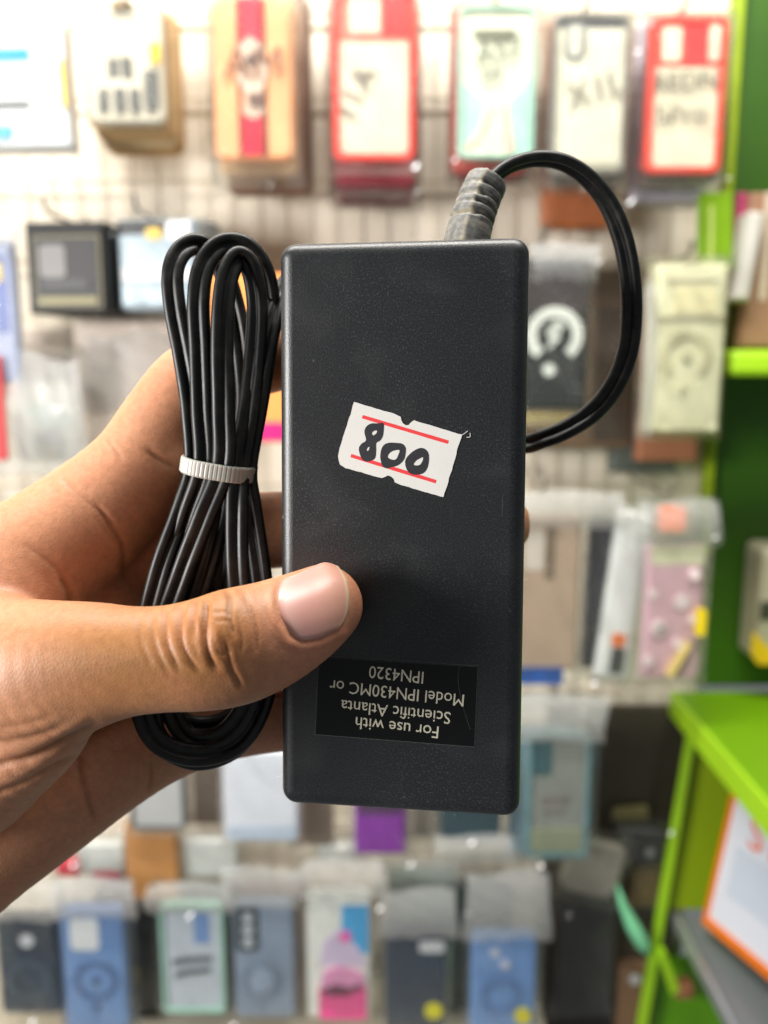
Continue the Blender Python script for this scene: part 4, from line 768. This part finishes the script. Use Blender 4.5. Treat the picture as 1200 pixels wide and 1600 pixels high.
band('strap', 6.85, 6.5, 1.62, 0.0, 0.95, 224, TIE, ribs=True)
hd = TC + ea * 2.5 + eb * 8.2
bm = box_bm(-2.2 * MM, 2.2 * MM, -1.6 * MM, 1.6 * MM, -2.6 * MM, 2.6 * MM, 0.0005, 2)
ho = obj('locking_head', bm, TIE, tie); ho.location = cw(*hd) - tie.location
tl = [cw(*(hd + eb * d_ + ea * (d_ * .12) + ec * (0.02 * d_ * d_))) - tie.location for d_ in (1, 3, 5, 6.5)]
obj('strap_tail', tube_mesh('strap_tail', tl, [0.0012, 0.0012, 0.0011, 0.0006], 6), TIE, tie)

# ================================================================== the hand: one continuous surface from a distance field
def grid_axis(a, b, fine_a, fine_b, h, grow=1.06, hmax=3.0):
    ax_ = [fine_a]
    while ax_[-1] < fine_b: ax_.append(ax_[-1] + h)
    s = h
    while ax_[-1] < b: s = min(hmax, s * grow); ax_.append(ax_[-1] + s)
    s = h; lo = [fine_a]
    while lo[-1] > a: s = min(hmax, s * grow); lo.append(lo[-1] - s)
    return np.array(lo[:0:-1] + ax_, np.float32)
GX = grid_axis(-290, 34, -78, 30, 0.45); GY = grid_axis(-135, 48, -78, 40, 0.45); GZ = grid_axis(138, 252, 146, 205, 0.5)
FIELD = np.full((len(GX), len(GY), len(GZ)), 30.0, np.float32)
def chain(stations, n=4):
    """stations (px, py, depth, radius px | 'r'+mm) -> list of (centre mm, radius mm)"""
    s = []
    for st in stations:
        if len(st) == 5: s.append(np.array(list(st[:3]) + [st[3]]))          # already in mm
        else: s.append(np.concatenate([c3(*st[:3]), [st[3] * st[2] / F]]))
    return catmull(s, n)
def add_chain(pts, k, zs=1.0):
    """smooth union of a chain of tapering capsules; zs > 1 flattens it in depth"""
    pts = [np.array(p) for p in pts]; R = max(p[3] for p in pts) + 14
    lo = np.min([p[:3] for p in pts], 0) - R; hi = np.max([p[:3] for p in pts], 0) + R
    i0, i1 = np.searchsorted(GX, [lo[0], hi[0]]); j0, j1 = np.searchsorted(GY, [lo[1], hi[1]]); k0, k1 = np.searchsorted(GZ, [lo[2], hi[2]])
    best = np.full((i1 - i0, j1 - j0, k1 - k0), 30.0, np.float32)
    for a, b in zip(pts, pts[1:]):
        r_ = max(a[3], b[3]) + 12
        l2 = np.minimum(a[:3], b[:3]) - r_; h2 = np.maximum(a[:3], b[:3]) + r_
        a0, a1 = np.clip(np.searchsorted(GX, [l2[0], h2[0]]), i0, i1); b0, b1 = np.clip(np.searchsorted(GY, [l2[1], h2[1]]), j0, j1); c0, c1 = np.clip(np.searchsorted(GZ, [l2[2], h2[2]]), k0, k1)
        X = GX[a0:a1, None, None] - np.float32(a[0]); Y = GY[None, b0:b1, None] - np.float32(a[1]); Z = (GZ[None, None, c0:c1] - np.float32(a[2])) * np.float32(zs)
        d = (b[:3] - a[:3]).astype(np.float32); d[2] *= zs; L2 = float(d @ d) + 1e-9
        t = np.clip((X * d[0] + Y * d[1] + Z * d[2]) / L2, 0, 1)
        D = np.sqrt((X - t * d[0]) ** 2 + (Y - t * d[1]) ** 2 + (Z - t * d[2]) ** 2) - (np.float32(a[3]) + t * np.float32(b[3] - a[3]))
        s = best[a0 - i0:a1 - i0, b0 - j0:b1 - j0, c0 - k0:c1 - k0]; np.minimum(s, D, out=s)
    A = FIELD[i0:i1, j0:j1, k0:k1]
    h = np.clip(0.5 + 0.5 * (best - A) / k, 0, 1)
    A[...] = best + (A - best) * h - k * h * (1 - h)
# forearm, wrist and palm (left of and behind the thumb)
add_chain(chain([(-275, -95, 196, 33, 0), (-200, -78, 196, 30, 0), (-140, -60, 193, 27, 0), (-108, -48, 192, 26, 0)]), 4, 1.1)
add_chain(chain([(-112, -46, 192, 27, 0), (-85, -36, 197, 22, 0), (-66, -26, 202, 15, 0)]), 10, 1.1)
# palm body behind: index metacarpal, middle, ring, little side
add_chain(chain([(-230, 1010, 188, 150), (-80, 950, 188, 128), (40, 888, 190, 108), (140, 812, 193, 93), (215, 738, 195, 80), (262, 665, 196, 74), (303, 608, 197, 70), (345, 580, 199, 63), (400, 562, 203, 57), (480, 548, 208, 53), (560, 540, 210, 49), (610, 538, 209, 44)]), 3)
add_chain(chain([(-180, 1100, 196, 120), (-40, 1000, 201, 92), (90, 930, 205, 78), (240, 858, 208, 64), (340, 836, 209, 61), (430, 828, 210, 60), (540, 824, 211, 56), (640, 822, 211, 53), (720, 821, 210, 49), (784, 820, 208, 46)]), 3)
add_chain(chain([(-180, 1180, 200, 120), (-40, 1120, 207, 88), (80, 1060, 211, 74), (230, 1000, 213, 62), (350, 990, 213, 58), (480, 992, 213, 55), (600, 996, 212, 50), (700, 1000, 211, 45)]), 3)
add_chain(chain([(-260, 1390, 190, 120), (-110, 1372, 190, 105), (0, 1314, 192, 87), (90, 1244, 195, 88), (165, 1204, 198, 74), (245, 1166, 202, 62), (320, 1140, 206, 56), (400, 1128, 209, 50), (480, 1122, 210, 47), (580, 1120, 211, 43), (650, 1120, 210, 38)]), 3)
# thenar mass and the thumb in front
add_chain(chain([(-240, 1180, 176, 160), (-120, 1215, 172, 120), (-55, 1222, 169, 97), (8, 1184, 166, 82), (62, 1142, 163, 72), (98, 1112, 161, 52)]), 5)
add_chain(chain([(-200, 1110, 180, 165), (-90, 1085, 172, 150), (0, 1064, 166, 130), (80, 1050, 160, 112), (145, 1038, 157, 97), (200, 1033, 155, 86), (260, 1029, 154, 83), (320, 1022, 154, 88), (368, 1010, 155, 91), (420, 992, 158, 84.5), (470, 967, 162, 74), (503, 946, 165, 64)]), 2.2, 1.16)
# web of skin between thumb and index
add_chain(chain([(-120, 1000, 182, 120), (-20, 960, 180, 80), (60, 945, 184, 48), (100, 940, 190, 34)]), 6)
# flesh stops at the brick: it is pressed flat on it
XX = GX[:, None, None]; YY = GY[None, :, None]; ZZ = GZ[None, None, :]
q0 = (XX - BC[0]) * BR[0, 0] + (YY - BC[1]) * BR[1, 0] + (ZZ - BC[2]) * BR[2, 0]
q1 = (XX - BC[0]) * BR[0, 1] + (YY - BC[1]) * BR[1, 1] + (ZZ - BC[2]) * BR[2, 1]
q2 = (XX - BC[0]) * BR[0, 2] + (YY - BC[1]) * BR[1, 2] + (ZZ - BC[2]) * BR[2, 2]
box = np.maximum(np.maximum(np.abs(q0) - BW / 2, np.abs(q1) - BH / 2), np.abs(q2 - BT / 2) - BT / 2).astype(np.float32)
np.maximum(FIELD, -(box - 0.02), out=FIELD); del q0, q1, q2, box

def surface_nets(D):
    s = D < 0; nx, ny, nz = D.shape
    c = np.zeros((nx - 1, ny - 1, nz - 1), np.uint8)
    for dx in (0, 1):
        for dy in (0, 1):
            for dz in (0, 1): c += s[dx:nx - 1 + dx, dy:ny - 1 + dy, dz:nz - 1 + dz]
    act = (c > 0) & (c < 8); I = np.argwhere(act); idx = np.full(act.shape, -1, np.int32); idx[act] = np.arange(len(I))
    acc = np.zeros((len(I), 3)); cnt = np.zeros(len(I)); corners = [(0, 0, 0), (1, 0, 0), (0, 1, 0), (1, 1, 0), (0, 0, 1), (1, 0, 1), (0, 1, 1), (1, 1, 1)]
    def pos(J): return np.stack([GX[J[:, 0]], GY[J[:, 1]], GZ[J[:, 2]]], 1)
    for a in range(8):
        for b_ in range(a + 1, 8):
            ca, cb = np.array(corners[a]), np.array(corners[b_])
            if np.abs(ca - cb).sum() != 1: continue
            A, B = I + ca, I + cb; va = D[tuple(A.T)]; vb = D[tuple(B.T)]; mk = (va < 0) != (vb < 0)
            t = (va[mk] / (va[mk] - vb[mk]))[:, None]; acc[mk] += pos(A[mk]) * (1 - t) + pos(B[mk]) * t; cnt[mk] += 1
    V = acc / cnt[:, None]; Q = []
    for axis in range(3):
        sl0 = [slice(None)] * 3; sl1 = [slice(None)] * 3; sl0[axis] = slice(0, -1); sl1[axis] = slice(1, None)
        E = np.argwhere(s[tuple(sl0)] != s[tuple(sl1)]); u, w = (axis + 1) % 3, (axis + 2) % 3
        ok = (E[:, u] > 0) & (E[:, w] > 0) & (E[:, u] < D.shape[u] - 1) & (E[:, w] < D.shape[w] - 1); E = E[ok]
        def at_(du, dw):
            J = E.copy(); J[:, u] += du; J[:, w] += dw; return idx[tuple(J.T)]
        q = np.stack([at_(-1, -1), at_(0, -1), at_(0, 0), at_(-1, 0)], 1); flip = ~s[tuple(E.T)]
        q[flip] = q[flip][:, ::-1]; Q.append(q)
    return V, np.concatenate(Q)
HV, HQ = surface_nets(FIELD); del FIELD
edges = np.concatenate([HQ[:, [0, 1]], HQ[:, [1, 2]], HQ[:, [2, 3]], HQ[:, [3, 0]]])
edges = np.concatenate([edges, edges[:, ::-1]]); deg = np.bincount(edges[:, 0], minlength=len(HV))[:, None]
def smooth(V, lam):
    s = np.stack([np.bincount(edges[:, 0], weights=V[edges[:, 1], k], minlength=len(V)) for k in range(3)], 1)
    return V + lam * (s / deg - V)
for _ in range(6): HV = smooth(HV, 0.55); HV = smooth(HV, -0.45)
for _ in range(3): HV = smooth(HV, 0.4)
def normals(V):
    n = np.cross(V[HQ[:, 2]] - V[HQ[:, 0]], V[HQ[:, 3]] - V[HQ[:, 1]]); o = np.zeros_like(V)
    for k in range(4):
        for c_ in range(3): o[:, c_] += np.bincount(HQ[:, k], weights=n[:, c_], minlength=len(V))
    return o / (np.linalg.norm(o, axis=1, keepdims=True) + 1e-12)
HN = normals(HV); HP = np.stack([600 + F * HV[:, 0] / HV[:, 2], 800 - F * HV[:, 1] / HV[:, 2]], 1)
vdir = HV / np.linalg.norm(HV, axis=1, keepdims=True)
if (HN * vdir)[HV[:, 2] < 160].sum() > 0: HQ = HQ[:, ::-1]; HN = -HN                   # outward normals face the camera
facing = np.clip(-(HN * vdir).sum(1), 0, 1)
def dist_poly(pts):
    d = np.full(len(HP), 1e9); par = np.zeros(len(HP)); n = len(pts) - 1
    for i, (a, b) in enumerate(zip(pts, pts[1:])):
        a = np.array(a); b = np.array(b); ab = b - a; t = np.clip(((HP - a) @ ab) / (ab @ ab), 0, 1); dd = np.linalg.norm(HP - a - t[:, None] * ab, axis=1)
        m_ = dd < d; d[m_] = dd[m_]; par[m_] = (i + t[m_]) / n
    return d, par
def z7(*p): return [(x / 3 + 200, y / 3 + 860) for x, y in p]
def z8(*p): return [(x / 2.963, y / 2.963 + 900) for x, y in p]
def z1(*p): return [(x / 2, y / 2 + 500) for x, y in p]
front = HV[:, 2] < 171; deep = ~front
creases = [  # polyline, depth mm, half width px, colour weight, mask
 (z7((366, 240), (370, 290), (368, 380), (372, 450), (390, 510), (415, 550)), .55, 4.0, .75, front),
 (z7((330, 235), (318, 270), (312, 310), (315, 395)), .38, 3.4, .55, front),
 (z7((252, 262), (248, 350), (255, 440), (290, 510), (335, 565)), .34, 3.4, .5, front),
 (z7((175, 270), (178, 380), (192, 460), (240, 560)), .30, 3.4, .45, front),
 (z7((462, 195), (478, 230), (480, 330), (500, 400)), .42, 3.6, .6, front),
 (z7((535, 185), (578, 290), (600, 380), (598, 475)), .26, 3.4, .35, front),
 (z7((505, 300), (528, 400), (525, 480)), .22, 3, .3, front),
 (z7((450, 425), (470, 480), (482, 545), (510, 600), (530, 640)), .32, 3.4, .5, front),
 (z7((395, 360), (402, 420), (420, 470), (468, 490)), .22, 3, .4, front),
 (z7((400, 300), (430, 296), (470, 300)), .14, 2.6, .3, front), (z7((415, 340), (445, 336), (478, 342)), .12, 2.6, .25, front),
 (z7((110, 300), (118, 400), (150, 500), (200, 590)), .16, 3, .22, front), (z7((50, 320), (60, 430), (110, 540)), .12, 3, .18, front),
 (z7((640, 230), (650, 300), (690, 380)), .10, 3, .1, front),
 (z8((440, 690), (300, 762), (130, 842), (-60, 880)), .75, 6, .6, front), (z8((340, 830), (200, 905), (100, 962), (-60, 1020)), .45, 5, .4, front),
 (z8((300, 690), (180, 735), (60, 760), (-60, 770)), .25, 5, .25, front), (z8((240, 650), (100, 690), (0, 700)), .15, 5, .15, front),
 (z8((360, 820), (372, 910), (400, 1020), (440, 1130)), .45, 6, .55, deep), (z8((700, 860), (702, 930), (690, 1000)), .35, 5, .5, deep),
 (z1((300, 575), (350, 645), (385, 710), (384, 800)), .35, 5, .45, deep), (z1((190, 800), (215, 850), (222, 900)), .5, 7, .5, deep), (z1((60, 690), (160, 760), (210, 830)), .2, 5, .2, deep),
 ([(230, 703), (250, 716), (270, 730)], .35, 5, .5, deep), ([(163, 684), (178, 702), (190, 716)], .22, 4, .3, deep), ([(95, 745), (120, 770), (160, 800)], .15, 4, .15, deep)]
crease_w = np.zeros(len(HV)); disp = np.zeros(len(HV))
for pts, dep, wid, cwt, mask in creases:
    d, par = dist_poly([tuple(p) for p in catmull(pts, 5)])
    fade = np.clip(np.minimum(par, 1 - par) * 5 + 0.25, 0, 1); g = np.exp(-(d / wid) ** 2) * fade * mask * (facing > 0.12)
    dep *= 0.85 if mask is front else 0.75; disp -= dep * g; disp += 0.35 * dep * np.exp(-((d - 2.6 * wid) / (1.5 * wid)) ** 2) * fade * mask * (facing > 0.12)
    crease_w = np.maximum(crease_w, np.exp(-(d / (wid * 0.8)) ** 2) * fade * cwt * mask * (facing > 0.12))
# knuckle plump folds and nail fold
def blob(px, py, rx, ry, mask=front): return np.exp(-((HP[:, 0] - px) / rx) ** 2 - ((HP[:, 1] - py) / ry) ** 2) * mask * (facing > 0.05)
disp += 0.55 * blob(345, 985, 38, 45) + 0.3 * blob(338, 995, 9, 22) + 0.25 * blob(310, 965, 7, 18)
nail_px = [(441, 911), (432, 926), (434, 948), (441, 971), (454, 992), (474, 1001), (500, 996), (526, 982), (540, 962), (545, 937), (543, 911), (534, 890), (510, 879), (484, 889), (462, 900)]
nd, _ = dist_poly(nail_px[:9]); disp -= 0.18 * np.exp(-(nd / 4.5) ** 2) * front * (facing > 0.1)
nd2, _ = dist_poly([(425, 915), (423, 945), (431, 978), (447, 1003), (473, 1013), (505, 1007), (535, 990)]); disp += 0.26 * np.exp(-(nd2 / 8) ** 2) * front * (facing > 0.1)
HV = HV + HN * disp[:, None]
pink = np.clip(0.75 * blob(505, 1010, 60, 45) + 0.55 * blob(560, 940, 30, 60) + 0.4 * blob(440, 990, 35, 45) + 0.9 * blob(252, 597, 8, 5, deep) + 0.35 * blob(420, 1130, 50, 60, deep), 0, 1)
brown = np.clip(0.8 * blob(345, 985, 60, 80) + 0.8 * blob(230, 1020, 140, 100) + 0.35 * blob(100, 1030, 110, 100), 0, 1) * (1 - pink)
hand_base = cw(-108, -48, 192)
me = bpy.data.meshes.new('hand')
cams = np.array([[CAMR[i][j] for j in range(3)] for i in range(3)]); HW = (np.stack([HV[:, 0], HV[:, 1], -HV[:, 2]], 1) * 0.001) @ cams.T + np.array(CAM_LOC) - np.array(hand_base)
me.vertices.add(len(HW)); me.vertices.foreach_set('co', HW.astype(np.float32).ravel())
me.loops.add(HQ.size); me.loops.foreach_set('vertex_index', np.ascontiguousarray(HQ).ravel().astype(np.int32))
me.polygons.add(len(HQ)); me.polygons.foreach_set('loop_start', np.arange(0, HQ.size, 4, dtype=np.int32)); me.update(calc_edges=True); me.validate()
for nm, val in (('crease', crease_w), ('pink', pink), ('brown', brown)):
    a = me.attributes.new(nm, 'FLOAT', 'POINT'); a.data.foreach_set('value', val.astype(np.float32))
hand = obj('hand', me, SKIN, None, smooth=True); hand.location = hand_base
tag(hand, 'bare left hand gripping the adapter, thumb pressed on its front face', 'hand')

# ---- thumb nail: a curved plate seated on the finger
bvh = BVHTree.FromPolygons([tuple(v) for v in (HW + np.array(hand_base))], HQ.tolist())
def edge_pts(pts, n):
    pts = [np.array(p, float) for p in catmull(pts, 8)]; L = np.cumsum([0] + [np.linalg.norm(b - a) for a, b in zip(pts, pts[1:])]); out = []
    for i in range(n + 1):
        s = L[-1] * i / n; k = min(len(L) - 2, max(0, int(np.searchsorted(L, s)) - 1)); t = (s - L[k]) / max(1e-9, L[k + 1] - L[k]); out.append(pts[k] * (1 - t) + pts[k + 1] * t)
    return out
NU, NVn = 26, 26
prox = edge_pts([(446, 905), (434, 920), (433, 947), (441, 971), (456, 992), (474, 1000)], NVn)      # cuticle, top to bottom
free = edge_pts([(528, 886), (541, 905), (545.5, 930), (543, 957), (533, 976), (520, 985)], NVn)     # free edge, top to bottom
topl = edge_pts([(446, 905), (466, 897.5), (485, 888.5), (508, 880), (528, 886)], NU); botl = edge_pts([(474, 1000), (497, 996.5), (520, 985)], NU)
v, f, al = [], [], []; D = np.zeros((NU + 1, NVn + 1)); PX = np.zeros((NU + 1, NVn + 1, 2))
for i in range(NU + 1):
    for j in range(NVn + 1):
        u, w = i / NU, j / NVn
        c = (1 - u) * prox[j] + u * free[j] + (1 - w) * topl[i] + w * botl[i] - ((1 - u) * (1 - w) * prox[0] + u * (1 - w) * free[0] + (1 - u) * w * prox[-1] + u * w * free[-1])
        PX[i, j] = c; d = (P(c[0], c[1], 100) - CAM_LOC).normalized(); h = bvh.ray_cast(CAM_LOC, d)
        D[i, j] = (CAMR.transposed() @ (h[0] - CAM_LOC)).z * -1000 if h[0] is not None else np.nan
for i in range(NU + 1):
    ok = ~np.isnan(D[i]) & (D[i] < 172); D[i] = np.interp(np.arange(NVn + 1), np.arange(NVn + 1)[ok], D[i][ok])
for _ in range(12):
    E_ = D.copy(); E_[1:-1, :] = (D[:-2] + D[2:] + 2 * D[1:-1]) / 4; E2 = E_.copy(); E2[:, 1:-1] = (E_[:, :-2] + E_[:, 2:] + 2 * E_[:, 1:-1]) / 4; D = E2
hp_inv = Vector(hand_base)
for i in range(NU + 1):
    for j in range(NVn + 1):
        u, w = i / NU, j / NVn
        lift = 0.36 + 0.10 * u - 0.55 * math.exp(-(u / 0.05) ** 2) - 0.40 * math.exp(-((1 - w) / 0.05) ** 2) - 0.15 * math.exp(-(w / 0.05) ** 2)
        v.append(P(PX[i, j][0], PX[i, j][1], D[i, j] - lift) - hp_inv); al.append(u)
for i in range(NU):
    for j in range(NVn): f.append((i * (NVn + 1) + j, (i + 1) * (NVn + 1) + j, (i + 1) * (NVn + 1) + j + 1, i * (NVn + 1) + j + 1))
me = pydata('thumb_nail', v, f); a = me.attributes.new('along', 'FLOAT', 'POINT'); a.data.foreach_set('value', al)
no = obj('thumb_nail', me, NAIL, hand, smooth=True)
md = no.modifiers.new('thickness', 'SOLIDIFY'); md.thickness = 0.0004; md.offset = 0
no['label'] = 'pale pink thumb nail with a thin light free edge'
